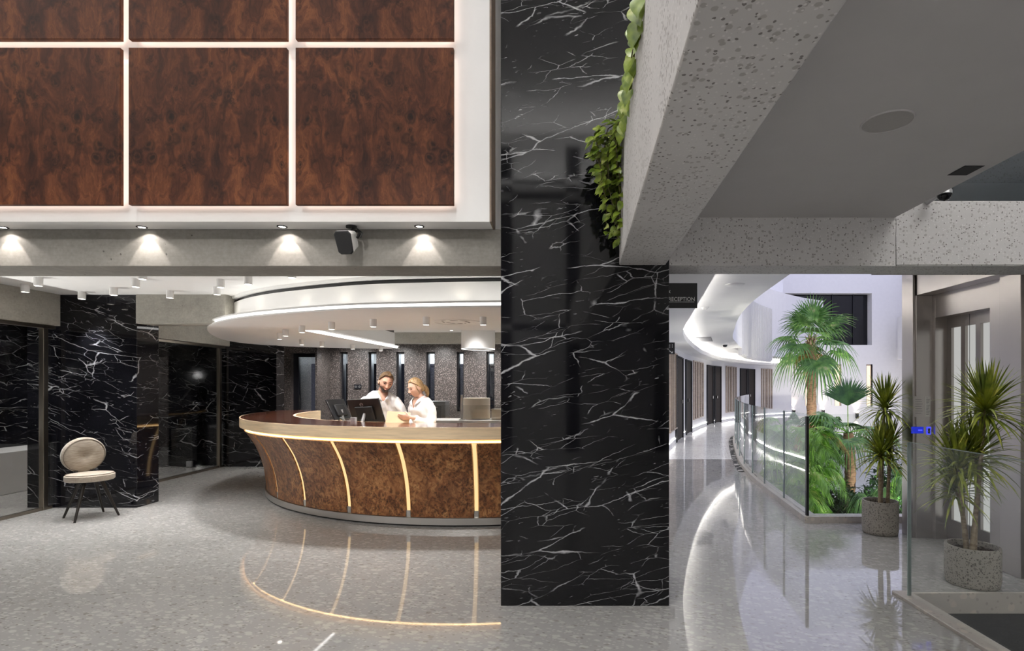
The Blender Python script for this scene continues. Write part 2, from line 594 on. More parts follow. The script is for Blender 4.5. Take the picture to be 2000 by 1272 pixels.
M['silver'] = plain('silver_plastic', (.45, .45, .46), .35, .6, var=.03)


def leafy(name, dark, light, tip=None, scale=7.0, rough=.42):
    m = Mat(name)
    f = m.noise(m.coords(), scale, 2.0)
    stops = [(.34, dark), (.60, light)]
    if tip: stops.append((.74, tip))
    return m.done(m.ramp(f, stops), rough, **{'Transmission Weight': 0.0, 'Subsurface Weight': 0.0, 'Specular IOR Level': .5})


M['palm_leaf'] = leafy('palm_leaf', (.055, .15, .030), (.15, .32, .070), (.38, .42, .18), 5.0)
M['palm_leaf_deep'] = leafy('deep_palm_leaf', (.020, .080, .018), (.060, .17, .032), None, 6.0)
M['bamboo_leaf'] = leafy('bamboo_leaf', (.06, .18, .016), (.24, .50, .045), (.55, .62, .20), 4.0)
M['dry_leaf'] = leafy('dry_leaf', (.20, .13, .035), (.36, .22, .05), None, 5.0, .7)
M['shrub_leaf'] = leafy('shrub_leaf', (.022, .060, .012), (.070, .14, .030), (.16, .22, .07), 9.0)
M['dracaena_leaf'] = leafy('dracaena_leaf', (.11, .16, .016), (.32, .36, .040), (.58, .53, .085), 9.0)
M['pothos_leaf'] = leafy('pothos_leaf', (.075, .13, .010), (.23, .31, .028), (.50, .52, .19), 16.0, .35)
M['vine_stem'] = plain('vine_stem', (.09, .075, .03), .8, var=.2)


def bark(name, a, b, scale=1.0):
    m = Mat(name)
    co = m.coords((scale * 6, scale * 6, scale * 26))
    f = m.noise(m.warp(co, 1.0, .6), 1.4, 5.0, .65)
    return m.done(m.ramp(f, [(.3, a), (.68, b)]), .85, normal=m.bump(f, .6, .02))


M['palm_bark'] = bark('palm_bark', (.075, .040, .020), (.33, .20, .11))
M['cane_bark'] = bark('cane_bark', (.20, .145, .085), (.48, .38, .26), 1.6)
M['soil'] = plain('bark_mulch', (.045, .028, .018), .95, var=.6, scale=60)
M['pot_stone'] = speckle('pitted_stone_pot', (.37, .34, .30), [((.12, .11, .10), 1.0, .30), ((.22, .20, .18), .6, .3), ((.14, .13, .115), 1.7, .3)], 58, .60, .85)
M['paving'] = plain('pale_paving', (.50, .495, .48), .7, var=.06)
M['pebbles'] = speckle('mirrored_pebbles', (.02, .02, .02), [((.52, .50, .47), .8, .42), ((.30, .29, .27), 1.0, .42)], 9, .6, .8)
M['facade'] = plain('white_render', (.80, .79, .77), .75, var=.02)
M['fascia'] = plain('slatted_fascia', (.70, .69, .67), .6, var=.02)


def linen(name, a, b, sc=(14, 14, 120), sc2=(160, 160, 20)):
    m = Mat(name)
    f = m.noise(m.coords(sc), 1.4, 4.0)
    g = m.noise(m.coords(sc2), 1.2, 3.0)
    c = m.mix(.35, m.ramp(f, [(.32, a), (.68, b)]), m.ramp(g, [(.3, a), (.7, b)]))
    return m.done(c, .9, normal=m.bump(f, .15, .003), **{'Sheen Weight': .25})


M['linen'] = linen('oatmeal_linen', (.27, .225, .175), (.50, .44, .365))
M['linen_back'] = linen('oatmeal_linen_back', (.25, .205, .16), (.50, .44, .365), (10, 110, 10), (20, 160, 160))
M['piping'] = plain('seam_piping', (.17, .14, .11), .8, var=.1)
M['chair_leg'] = plain('dark_bronze_leg', (.022, .019, .017), .38, .4, var=.1)
M['skin'] = plain('skin', (.60, .33, .23), .5, var=.05, scale=20)
M['skin_pale'] = plain('fair_skin', (.68, .42, .31), .5, var=.04, scale=20)
M['lips'] = plain('lips', (.42, .17, .13), .5, var=.05)
M['eye_dark'] = plain('eye_dark', (.02, .014, .010), .3, var=.1)


def hair(name, a, b):
    m = Mat(name)
    f = m.noise(m.coords((60, 60, 9)), 2.0, 4.0)
    return m.done(m.ramp(f, [(.3, a), (.7, b)]), .5)


M['hair_brown'] = hair('brown_hair', (.050, .026, .012), (.20, .115, .050))
M['beard'] = hair('dark_beard', (.030, .016, .009), (.085, .045, .024))
M['hair_blond'] = hair('blond_hair', (.17, .095, .040), (.52, .34, .165))


def shirt_mat(name, col):
    m = Mat(name)
    f = m.noise(m.coords(), 11.0, 3.0)
    return m.done(m.ramp(f, [(.3, tuple(c * .97 for c in col)), (.7, col)]), .8, normal=m.bump(m.noise(m.warp(m.coords((1, 1, .5)), 5, .2), 13.0, 3.0), .5, .02))


M['shirt'] = shirt_mat('white_shirt_cloth', (.80, .79, .785))
M['trousers'] = shirt_mat('dark_trousers', (.03, .032, .04))
M['shoe'] = plain('dark_shoe', (.012, .010, .009), .35, var=.1)
# ================================================================== camera
cam = bpy.data.cameras.new('camera')
cam.sensor_width = 36.0
cam.sensor_fit = 'HORIZONTAL'
cam.lens = FX / 2000 * 36.0
cam.shift_x = (1000 - CX) / 2000
cam.shift_y = (CY - 636) / 2000
cam.clip_start = 0.05
cam.clip_end = 200
camo = bpy.data.objects.new('camera', cam)
COL.objects.link(camo)
camo.location = (0, 0, EYE)
camo.rotation_euler = (PI / 2, 0, 0)
SC.camera = camo


def struct(name, mb, m, bevel=0.0, smooth=None, parent=None, fix=True):
    o = mb.build(name, m, parent, None, smooth, bevel, fix)
    if parent is None: o['kind'] = 'structure'
    return o


CEIL = 2.545          # reception ceiling
LOW = 2.25            # underside of the beams
# paths of the curved corridor: outer wall and inner edge along the atrium
WALLP = spline([(.79, 4.2), (1.0, 5.5), (1.27, 7.2), (1.74, 10), (2.46, 12.65), (3.36, 15.4), (4.1, 17.4), (5.5, 20.6), (6.3, 21.9), (7.9, 24.2), (9.5, 25.9), (11.6, 27.6)], 8)
INP = spline([(2.56, 5.75), (2.68, 6.72), (2.81, 7.72), (2.97, 8.68), (3.27, 10.07), (3.73, 11.77), (4.42, 14.15), (5.0, 15.75), (5.9, 18), (7.2, 20.8), (8.9, 23.2), (11, 25.2), (12.6, 26.3)], 8)


def s_at_ratio(path, ratio, y_min=7.6):
    s = 0.0
    for a, b in zip(path, path[1:]):
        l = (Vector(b) - Vector(a)).length
        if a[1] >= y_min and a[0] / a[1] <= ratio <= b[0] / b[1]:
            t = (ratio - a[0] / a[1]) / (b[0] / b[1] - a[0] / a[1])
            return s + l * t
        s += l
    return s


def s_at_y(path, y):
    s = 0.0
    for a, b in zip(path, path[1:]):
        l = (Vector(b) - Vector(a)).length
        if a[1] <= y <= b[1]:
            return s + l * (y - a[1]) / (b[1] - a[1])
        s += l
    return s


# ------------------------------------------------------------------ floors
SPLIT = 10.8
in_near = [p for p in INP if p[1] < SPLIT]
in_x = path_at_y(INP, SPLIT)
b = MB().prism([(-9.5, -3), (2.36, -3), (2.36, 3.8), (6, 3.8), (6, 5.75)] + in_near + [(in_x, SPLIT), (-9.5, SPLIT)], -.12, 0)
struct('floor', b, M['floor'])
wl = path_at_y(WALLP, SPLIT) - .1
b = MB().prism([(-9.5, SPLIT), (wl, SPLIT), (wl, 16.5), (-9.5, 16.5)], -.12, 0)
struct('floor_back', b, M['floor'])
b = MB().prism([(wl, SPLIT), (in_x, SPLIT)] + [p for p in INP if p[1] > SPLIT] + [p for p in offset_path(WALLP, .1) if p[1] > SPLIT][::-1], -.12, 0)
struct('floor_corridor', b, M['floor_corridor'])
# the sunken stair landing on the right, its carpet and stone edging
b = MB().box(2.36, -3, -.5, 6, 3.8, -.135)
struct('floor_landing', b, M['carpet'])
b = MB().box(2.30, -3, -.002, 2.42, 3.80, .022)
struct('trim_1', b, M['stone_trim'], .004)
b = MB().box(2.42, 3.785, -.14, 6, 3.81, .006)
struct('trim_2', b, M['stone_trim'])

# ------------------------------------------------------------------ the black marble pillar, beams, panel wall
b = MB().box(-.412, 3.583, 0, .70, 4.2, 6.2)
struct('pillar', b, M['marble'], .003)
b = MB().box(-8, 3.615, LOW, -.412, 3.945, 2.497)
struct('beam_concrete', b, M['concrete'], .004)
b = MB().box(.70, 3.583, LOW, 2.2, 3.87, 2.70)
b.box(2.2, 3.583, LOW, 7, 3.87, 2.676)
struct('beam_terrazzo', b, M['terrazzo_grey'], .005)
b = MB().box(-8, 3.45, 2.497, -.468, 3.65, 6.2)
struct('wall_front', b, M['white'])
b = MB().box(-.70, 3.652, 2.50, -.413, 3.95, 6.2)
struct('wall_infill', b, M['white'])
b = MB().box(-.468, 3.448, 2.497, -.456, 3.66, 6.2)
struct('trim_3', b, M['bronze_wood'])
# parapet running from the pillar over the camera's right shoulder
K = .0364
yl = -3
b = MB().prism([(.37, 3.583), (.675, 3.583), (.675 - .0347 * (3.583 - yl), yl), (.37 - K * (3.583 - yl), yl)], LOW, 2.985)
struct('beam_parapet', b, M['terrazzo_grey'], .006)
b = MB().prism([(.60, 3.60), (2.19, 3.60), (2.10, -3), (.36, -3)], 2.565, 2.85)
struct('ceiling_low', b, M['ceiling_shaded'])
# hall enclosure
b = MB().box(-6.8, -3, 6.2, 6.2, 4.6, 6.4)
struct('ceiling_hall', b, M['ceiling_white'])
b = MB().box(-6.8, -3, 0, -6.6, 3.6, 6.2)
struct('wall_left', b, M['hall_grey'])
b = MB().box(6, -3, -.5, 6.2, 5.75, 6.2)
struct('wall_right', b, M['hall_grey'])
b = MB().box(.70, 3.6, 2.85, 2.2, 3.9, 6.2)
struct('wall_upper', b, M['white'])
# rear wall of the hall behind the camera, with tall dark windows
b = MB()
xs = [-6.8, -5.4, -4.5, -3.0, -2.1, -1.85, -.95, .05, .32, 1.7, 1.95, 6.2]
b.box(-6.8, -3.2, 0, 6.2, -3, .2)
b.box(-6.8, -3.2, 6.0, 6.2, -3, 6.2)
for i in range(0, len(xs) - 1, 2):
    b.box(xs[i], -3.2, .2, xs[i + 1], -3, 6.0)
b.box(-6.8, -3.2, 4.96, 6.2, -3, 5.08)
b.box(-6.8, -3.2, 5.24, 6.2, -3, 5.32)
b.box(-6.8, -3.2, 2.5, 6.2, -3, 2.62)
struct('wall_rear', b, M['hall_grey'])
b = MB().box(-6.6, -3.16, .2, 6.0, -3.13, 6.0)
struct('window_1', b, M['black_gloss'])
# upper zone above the right-hand beam: a glazed gap towards the atrium and a speckled upstand beyond it
b = MB().box(2.2, 4.55, 2.76, 6.2, 4.75, 4.05)
struct('wall_upstand', b, M['terrazzo_grey'])
b = MB().box(2.2, 4.0, 4.4, 6.2, 4.2, 6.2)
struct('wall_above', b, M['white'])

# ------------------------------------------------------------------ reception room
b = MB().prism([(-9.5, 3.9), (.78, 3.9), (.78, 13.1), (-9.5, 13.1)], CEIL, CEIL + .2)
struct('ceiling', b, M['ceiling_white'])
b = MB().box(.69, 4.201, 0, .78, 13.0, CEIL)
struct('wall_side', b, M['white'])
# left: marble column, concrete ring beam, glazed partition
b = MB().box(-6.40, 6.48, 0, -5.09, 6.83, CEIL)
struct('pillar_marble', b, M['marble_wall'], .003)
b = MB().box(-6.36, 3.66, 2.17, -6.0, 6.478, CEIL)
b.box(-6.36, 6.83, 2.17, -6.02, 9.80, CEIL)
struct('beam_side', b, M['concrete_pale'], .004)
b = MB().box(-5.088, 6.46, 2.200, -4.02, 6.74, CEIL)
struct('beam_cross', b, M['concrete_pale'], .004)
b = MB().box(-9.5, 9.80, 0, -6.62, 10.07, CEIL)
b.box(-6.62, 9.80, 2.17, -6.2, 10.07, CEIL)
b.box(-6.2, 9.80, 0, -5.18, 10.07, CEIL)
struct('wall_marble', b, M['marble_wall'])
b = MB().box(-6.62, 9.95, 0, -6.2, 10.07, 2.17)
struct('wall_return', b, M['marble_wall'])
b = MB().box(-8.3, 3.6, 0, -8.05, 9.8, CEIL)
struct('wall_far_left', b, M['marble_wall'])
b = MB().box(-8.05, 3.6, 0, -7.45, 8.3, .57)
struct('trim_ledge', b, M['hall_grey'], .01)
b = MB().box(-8.3, 3.66, 0, -6.36, 3.75, CEIL)
struct('wall_near_left', b, M['marble_wall'])
# back wall of dark terrazzo with slit windows
SLITS = [(664, 679), (719.5, 735), (774, 790), (832, 849), (892, 906), (950, 966), (1010, 1026)]
BY = 13.0
edges = [((a - CX) / FX * BY, (c - CX) / FX * BY) for a, c in SLITS]
b = MB()
x = -5.6
for a, c in edges:
    b.box(x, BY, 0, a, BY + .3, CEIL)
    b.box(a, BY, 2.275, c, BY + .3, CEIL)
    b.box(a, BY, 0, c, BY + .3, .85)
    x = c
b.box(x, BY, 0, 1.1, BY + .3, CEIL)
DOORX0, DOORX1 = (568 - CX) / FX * 12.3, -5.6
b.box(-8.3, 12.3, 0, DOORX0, 13.3, CEIL)
b.box(DOORX0, 12.3, 2.2, DOORX1, 13.0, CEIL)
b.box(DOORX1 - .02, 12.96, 0, -5.6, 13.3, CEIL)
b.box(DOORX0, 12.98, 2.2, -5.6, 13.3, CEIL)
struct('wall_back', b, M['terrazzo_dark'])
b = MB().box(-5.62, 12.3, 0, -5.58, 13.0, CEIL)
struct('wall_back_return', b, M['terrazzo_dark'])
b = MB().box(-8.3, 10.07, 0, -8.1, 12.3, CEIL)
struct('wall_recess', b, M['terrazzo_dark'])
for i, (a, c) in enumerate(edges):
    f = MB()
    t = .035
    for (u0, u1, z0, z1) in ((a, a + t, .85, 2.275), (c - t, c, .85, 2.275), (a, c, .85, .85 + t), (a, c, 2.275 - t, 2.275)):
        f.box(u0, BY + .1, z0, u1, BY + .28, z1)
    w = struct('window_%d' % (i + 2), f, M['frame_black'])
    g = MB().box(a + t, BY + .2, .85 + t, c - t, BY + .21, 2.275 - t).build('pane', M['glass'], w)
f = MB()
f.box(DOORX0, 12.42, 0, DOORX0 + .12, 12.5, 2.2)
f.box(DOORX1 - .05, 12.42, 0, DOORX1 - .02, 12.5, 2.2)
f.box(DOORX0 + .12, 12.42, 2.12, DOORX1 - .05, 12.5, 2.2)
f.box(DOORX0 + .12, 12.42, 0, DOORX1 - .05, 12.5, .1)
d = struct('door_1', f, M['frame_black'])
MB().box(DOORX0 + .12, 12.45, .1, DOORX1 - .05, 12.46, 2.12).build('pane', M['glass'], d)
MB().tube([(DOORX0 + .15, 12.39, .95), (DOORX0 + .15, 12.39, 1.25)], .012, 8).build('door_handle', M['black'], d)
# the dim office behind the slit windows: black below, a pale bulkhead above
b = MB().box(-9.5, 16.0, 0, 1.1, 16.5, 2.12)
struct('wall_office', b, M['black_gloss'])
b = MB().box(-9.5, 16.0, 2.12, 1.1, 16.5, 2.7)
struct('wall_bulkhead', b, M['white'])
b = MB().box(-9.5, 13.3, 2.7, 1.1, 16.5, 2.8)
struct('ceiling_office', b, M['ceiling_white'])
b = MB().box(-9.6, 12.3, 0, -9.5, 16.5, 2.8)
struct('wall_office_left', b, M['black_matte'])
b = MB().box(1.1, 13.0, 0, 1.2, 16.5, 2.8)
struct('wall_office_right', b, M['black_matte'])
# concrete beam seen through the opening of the ceiling canopy
b = MB().box(-3.68, 11.0, 2.33, .69, 11.3, CEIL)
struct('beam_back', b, M['concrete_pale'], .004)

# ------------------------------------------------------------------ corridor round the atrium
COR_Z = 2.75
b = MB().prism(offset_path(WALLP, .14)[::-1] + list(WALLP), 0, COR_Z)
struct('wall_corridor', b, M['white'], smooth=30)
b = MB().prism([(.7, 3.87), (2.45, 3.87)] + list(INP) + offset_path(WALLP, .1)[::-1], COR_Z, COR_Z + .3)
struct('ceiling_corridor', b, M['ceiling_white'], smooth=30)
b = MB().prism([(2.45, 3.872), (3.35, 3.872), (3.35, 5.35), (2.52, 5.35)], 2.62, 2.9)
struct('ceiling_lobby', b, M['ceiling_white'])
# lowered soffit along the outer wall with a cove light behind its lip
s_in = offset_path(WALLP, -.45)
b = MB().prism(list(WALLP) + s_in[::-1], 2.44, 2.50)
b.prism(offset_path(WALLP, -.42) + s_in[::-1], 2.50, 2.56)
struct('ceiling_soffit', b, M['ceiling_white'], smooth=30)
b = MB().prism(offset_path(WALLP, -.30) + offset_path(WALLP, -.33)[::-1], 2.505, 2.52)
struct('trim_cove_light', b, M['led_cove'])
# base light along the wall
b = MB().prism(offset_path(WALLP, -.001) + offset_path(WALLP, -.02)[::-1], .0, .10)
struct('baseboard_corridor', b, M['white_satin'], smooth=30)
far = [p for p in WALLP if p[1] > 8.0]
b = MB().prism(offset_path(far, -.002) + offset_path(far, -.012)[::-1], .102, .116)
struct('trim_base_light', b, M['led_cove'])


def wall_patch(path, r0, r1, z0, z1, out0, out1, mb=None):
    """solid patch hugging the corridor wall between two view directions"""
    s0, s1 = s_at_ratio(path, r0), s_at_ratio(path, r1)
    seg = sub_path(path, s0, s1, 5)
    mb = mb or MB()
    return mb.prism(offset_path(seg, -out0) + offset_path(seg, -out1)[::-1], z0, z1)


for i, (a, c) in enumerate([(1320, 1331), (1339, 1348), (1381, 1391), (1396, 1406), (1446, 1457), (1461, 1472)]):
    r0, r1 = (a - CX) / FX, (c - CX) / FX
    f = MB()
    wall_patch(WALLP, r0 - .0012, r0, 0, 2.26, .001, .05, f)
    wall_patch(WALLP, r1, r1 + .0012, 0, 2.26, .001, .05, f)
    wall_patch(WALLP, r0, r1, 2.22, 2.26, .001, .05, f)
    d = struct('door_%d' % (i + 2), f, M['black_matte'])
    wall_patch(WALLP, r0, r1, .01, 2.22, .001, .025).build('door_leaf', M['door_brown'], d)
    wall_patch(WALLP, r0 + .0012 + (.0 if i % 2 else .006), r0 + .0022 + (.0 if i % 2 else .006), .98, 1.08, .025, .08).build('door_handle', M['chrome'], d)
for i, (a, c) in enumerate([(1306, 1320), (1353, 1372), (1417, 1437), (1486, 1507)]):
    r0, r1 = (a - CX) / FX, (c - CX) / FX
    f = MB()
    w = r1 - r0
    for k in range(2):
        u0, u1 = r0 + w * (k * .53), r0 + w * (k * .53 + .47)
        e = w * .035
        for (p, q, z0, z1) in ((u0, u0 + e, .36, 2.3), (u1 - e, u1, .36, 2.3), ((u0 + u1) / 2 - e / 2, (u0 + u1) / 2 + e / 2, .36, 2.3)):
            wall_patch(WALLP, p, q, z0, z1, .001, .05, f)
        wall_patch(WALLP, u0, u1, 2.27, 2.3, .001, .05, f)
        wall_patch(WALLP, u0, u1, .36, .39, .001, .05, f)
    d = struct('window_%d' % (i + 10), f, M['bronze_slat'])
    g = MB()
    for k in range(2):
        wall_patch(WALLP, r0 + w * (k * .53), r0 + w * (k * .53 + .47), .38, 2.28, .002, .012, g)
    g.build('pane', M['pale_screen'], d)

# ------------------------------------------------------------------ atrium
b = MB().box(2.4, 5.4, -1.7, 24, 30, -1.5)
struct('ground', b, M['paving'])
kerb = MB().prism(list(INP) + offset_path(INP, -.14)[::-1], -1.5, .07)
struct('trim_kerb', kerb, M['stone_trim'], smooth=30)
b = MB().box(2.705, 5.752, -1.5, 6, 5.89, .069)
struct('trim_kerb_front', b, M['stone_trim'])
FW = 28.0


def fx(px): return (px - CX) / FX * FW


def fz(py): return EYE + (CY - py) / FX * FW


wx0, wx1, wz0, wz1 = fx(1522), fx(1703), fz(674), fz(573)
slx = [(12.48, 12.68), (14.0, 14.36), (15.64, 15.96)]
sz0, sz1 = .45, fz(712)
b = MB()
b.box(9.6, FW, -1.5, wx0, FW + .5, 8.0)
b.box(wx0, FW, wz1, wx1, FW + .5, 8.0)
b.box(wx1, FW, -1.5, 20, FW + .5, 8.0)
x = wx0
b.box(wx0, FW, sz1, wx1, FW + .5, wz0)
b.box(wx0, FW, -1.5, wx1, FW + .5, sz0)
for a, c in slx:
    b.box(x, FW, sz0, a, FW + .5, sz1)
    x = c
b.box(x, FW, sz0, wx1, FW + .5, sz1)
struct('wall_atrium', b, M['facade'])
f = MB().box(wx0, FW + .42, wz0, wx1, FW + .46, wz1)
w = struct('window_20', f, M['black_gloss'])
g = MB()
for u in (wx0 + 2.9, wx0 + 4.0):
    g.box(u, FW + .36, wz0, u + .05, FW + .43, wz1)
g.build('window_frame', M['frame_black'], w)
for i, (a, c) in enumerate(slx):
    f = MB()
    f.box(a, FW + .06, sz0, a + .05, FW + .20, sz1)
    f.box(c - .05, FW + .06, sz0, c, FW + .20, sz1)
    f.box(a, FW + .06, sz1 - .06, c, FW + .20, sz1)
    w = struct('window_%d' % (21 + i), f, M['bronze_slat'])
    MB().box(a + .05, FW + .12, sz0, c - .05, FW + .16, sz1 - .06).build('pane', M['lit_window'], w)
b = MB().box(9.9, 25.8, 2.95, 10.45, FW, 8.0)
struct('wall_fin', b, M['facade'])
b = MB().box(17.6, 8, -1.5, 17.9, FW, 8.0)
struct('wall_atrium_right', b, M['facade'])
# curved balcony on the atrium's right
arc = [(18.2 + 1.6 * math.cos(a), 26.5 + 1.6 * math.sin(a)) for a in [R(150 + 10 * k) for k in range(13)]]
b = MB().prism(arc + [(p[0] + (18.2 - p[0]) * .1, p[1] + (26.5 - p[1]) * .1) for p in arc[::-1]], 3.0, 4.9)
b.prism(arc + [(18.2, 25.0), (18.2, 27.9)], 2.8, 3.0)
struct('wall_balcony', b, M['facade'], smooth=30)
# upper balcony fascia with vertical slats following the ring
s0, s1 = s_at_y(INP, 18.3), s_at_y(INP, 23.2)
seg = sub_path(INP, s0, s1, 12)
b = MB().prism(seg + offset_path(seg, .12)[::-1], 2.5, 4.75)
for k in range(34):
    p, t = path_point(INP, s0 + (s1 - s0) * (k + .5) / 34)
    n = Vector((-t.y, t.x))
    c = p - n * .03
    rot = Matrix(((t.x, n.x, 0), (t.y, n.y, 0), (0, 0, 1)))
    b.obox((c.x, c.y, 3.65), (.05, .06, 2.2), rot)
struct('wall_fascia', b, M['fascia'])
# upper floor slab over the far part of the ring
seg = [p for p in INP if p[1] > 14]
ow = [p for p in WALLP if p[1] > 14]
b = MB().prism(seg + [p for p in offset_path(WALLP, .1) if p[1] > 14][::-1], 3.05, 5.6)
struct('wall_upper_ring', b, M['facade'])
# strip imitating pebbles mirrored in the glass, corridor side
s0, s1 = s_at_y(INP, 9.2), s_at_y(INP, 15.8)
seg = sub_path(INP, s0, s1, 20)
o = MB().prism(offset_path(seg, .10) + offset_path(seg, .005)[::-1], 0, .012).build('mirrored_pebbles', M['pebbles'])
tag(o, 'strip imitating mirrored black and white pebbles along the foot of the curved glass', 'pebbles', None, 'stuff')
# ================================================================== burl wall panels
PW, PH, PT = .985, .98, .03
pz = [2.582, 2.582 + PH + .052]
px0 = [-3.745, -2.708, -1.668]


def wall_panel(label, loc, flip):
    t = thing('wall_panel', label, 'wall panel', loc, 0, 'lit burl wood wall panels')
    b = MB().box(-PW / 2, 0, 0, PW / 2, PT, PH)
    p = b.build('veneer_board', M['walnut_panel'], t, bevel=.003)
    if flip: p.scale = (-1, 1, 1)
    s = MB()
    e, w, d0, d1 = .025, .008, PT + .004, PT + .014
    s.box(-PW / 2 + e, d0, e, PW / 2 - e, d1, e + w)
    s.box(-PW / 2 + e, d0, PH - e - w, PW / 2 - e, d1, PH - e)
    s.box(-PW / 2 + e, d0, e + w, -PW / 2 + e + w, d1, PH - e - w)
    s.box(PW / 2 - e - w, d0, e + w, PW / 2 - e, d1, PH - e - w)
    s.build('light_strip', M['led_panel'], t)
    m = MB()
    for x in (-.3, .3):
        m.box(x - .05, PT, .3, x + .05, .0695, .7)
    m.build('mounting_rail', M['black_matte'], t)
    return t


WHERE = [['left one of the lower row, cut by the picture edge', 'middle one of the lower row', 'right one of the lower row, nearest the black pillar'],
         ['left one of the upper row, cut by the picture top', 'middle one of the upper row, cut by the picture top', 'right one of the upper row, near the black pillar']]
for r in range(2):
    for c in range(3):
        wall_panel('backlit dark burl wood wall panel, ' + WHERE[r][c], (px0[c] + PW / 2, 3.38, pz[r]), c != 1)

# ================================================================== recessed lights of the soffit, speaker
SOFF = 2.497
def spot(name, loc, energy, size, blend=.5, color=(1, .975, .95), radius=.03, to=None):
    l = bpy.data.lights.new(name, 'SPOT')
    l.energy = energy
    l.spot_size = R(size)
    l.spot_blend = blend
    l.color = color
    l.shadow_soft_size = radius
    o = bpy.data.objects.new(name, l)
    COL.objects.link(o)
    o.location = loc
    if to is not None:
        o.rotation_euler = (Vector(to) - Vector(loc)).to_track_quat('-Z', 'Y').to_euler()
    return o


def area(name, loc, energy, size, color=(1, 1, 1), rot=(0, 0, 0), sy=None, shape='DISK'):
    l = bpy.data.lights.new(name, 'AREA')
    l.energy = energy
    l.shape = shape
    l.size = size
    if sy:
        l.shape = 'RECTANGLE'
        l.size_y = sy
    l.color = color
    o = bpy.data.objects.new(name, l)
    COL.objects.link(o)
    o.location = loc
    o.rotation_euler = rot
    return o


REC = [(5, 444), (277, 443.5), (551, 442.5), (819, 442)]
RWORD = ['leftmost, at the picture edge', 'second from the left', 'left of the hanging speaker', 'right of the hanging speaker']
for i, (px, py) in enumerate(REC):
    Y = (SOFF - EYE) * FX / (CY - py)
    x = (px - CX) / FX * Y
    t = thing('recessed_spotlight', 'small round recessed spotlight washing the concrete beam, ' + RWORD[i], 'light', (x, Y, SOFF), 0, 'recessed spotlights under the panel wall')
    MB().lathe([(.022, 0), (.032, 0), (.032, -.004), (.022, -.004)], 24, closed_profile=True).build('trim_ring', M['black_matte'], t)
    MB().cyl((0, 0), .022, -.002, -.0015, 24).build('lens', M['lamp_face'], t)
    spot('beam_spot', (x + .012, 3.535, 2.485), 1.5, 64, .15, (1, .92, .86), .008, (x + .012, 3.62, 2.26))
    spot('beam_spill', (x + .012, 3.545, 2.488), .7, 118, .25, (1, .93, .88), .01, (x + .012, 3.60, 2.26))

sp = thing('wall_speaker', 'white and black box loudspeaker tilted down on a bracket under the soffit', 'speaker', (at(680, 462, 3.50).x, 3.50, SOFF), R(-8))
rot = Matrix.Rotation(R(24), 3, 'X')
prof = [(-.058, -.045), (-.042, -.065), (.042, -.065), (.058, -.045), (.052, .07), (.035, .085), (-.035, .085), (-.052, .07)]


def spk(y0, y1, s0, s1):
    rings = []
    for y, s in ((y0, s0), (y1, s1)):
        rings.append([rot @ Vector((p[0] * s, y, -p[1] * s)) + Vector((0, 0, -.10)) for p in prof])
    return MB().loft(rings)


spk(-.055, .05, 1.0, .72).build('housing', M['white_satin'], sp, bevel=.006)
spk(-.066, -.054, .93, 1.0).build('grille', M['black_matte'], sp, bevel=.004)
br = MB().tube([(.0, .04, -.001), (.0, .045, -.03), (.045, .045, -.035), (.066, .02, -.06), (.064, .0, -.09)], .009, 8)
br.cyl((0, .04), .035, -.012, -.0005, 16)
br.build('bracket', M['black'], sp)
MB().tube([(.04, .04, -.02), (.08, .03, -.05), (.075, .02, -.085), (.05, .03, -.08)], .004, 6).build('cable', M['black'], sp)

# ================================================================== surface-mounted cylinder lights
cyl_me = {}


def cyl_light(px, py, z_top, h, label, group, power, cone=95):
    Y = (z_top - h - EYE) * FX / (CY - py)
    x = (px - CX) / FX * Y
    t = thing('cylinder_downlight', label, 'light', (x, Y, z_top), 0, group)
    if h not in cyl_me:
        a = MB().lathe([(.0001, 0), (.037, 0), (.037, -h), (.031, -h), (.031, -h + .012), (.0001, -h + .012)], 28).build('housing', M['white_satin'], t, smooth=35)
        c = MB().cyl((0, 0), .0305, -h + .006, -h + .010, 24).build('lens', M['lamp_face'], t)
        cyl_me[h] = (a, c)
    else:
        for src in cyl_me[h]:
            k = src.copy()
            COL.objects.link(k)
            k.parent = t
    spot('downlight', (x, Y, z_top - h - .004), power, cone, .6, (1, .985, .97), .025)


G1 = 'cylinder lights on the left ceiling'
LEFTC = [(49, 571, 'nearest the picture edge, over the left glass'), (75, 559, 'second from the picture edge'), (160, 584.5, 'in front of the marble column'),
         (222, 577, 'beside the top of the marble column'), (265, 561, 'above the right edge of the marble column'), (278, 546, 'half hidden by the concrete beam, above the column'),
         (332, 582.5, 'in front of the pale concrete beam'), (424, 576, 'lower of the close pair near the round canopy'), (431, 562, 'upper of the close pair near the round canopy'),
         (485, 556, 'just left of the canopy top'), (570, 543, 'barely showing below the concrete beam above the canopy')]
for px, py, w in LEFTC:
    cyl_light(px, py, CEIL, .085, 'white cylinder ceiling light, ' + w, G1, 22 if px < 400 else 3, 72 if px < 400 else 22)
G2 = 'cylinder lights under the round canopy'
CANZ = 2.19
CANC = [(943.7, 635, 'nearest the black pillar'), (832.5, 635, 'left of the round ceiling grille'), (729, 638.7, 'third from the black pillar along the canopy front'),
        (647.5, 643.7, 'fourth from the black pillar along the canopy front'), (590, 650, 'at the near end of the bright line'), (557.7, 656.7, 'upper right of the far left pair'),
        (546.5, 663, 'lower left of the far left pair'), (589.5, 674, 'below the canopy rim left of the office door'), (629, 677.5, 'above the terrazzo return beside the office door'),
        (689, 682.5, 'in front of the slit windows, left one'), (743.7, 685.7, 'in front of the slit windows, farthest from the rim')]
for px, py, w in CANC:
    cyl_light(px, py, CANZ, .085, 'white cylinder light under the canopy, ' + w, G2, 19, 110)
cyl_light(882, 646, CEIL, .08, 'white ceiling light beyond the canopy opening before the concrete beam', None, 24)

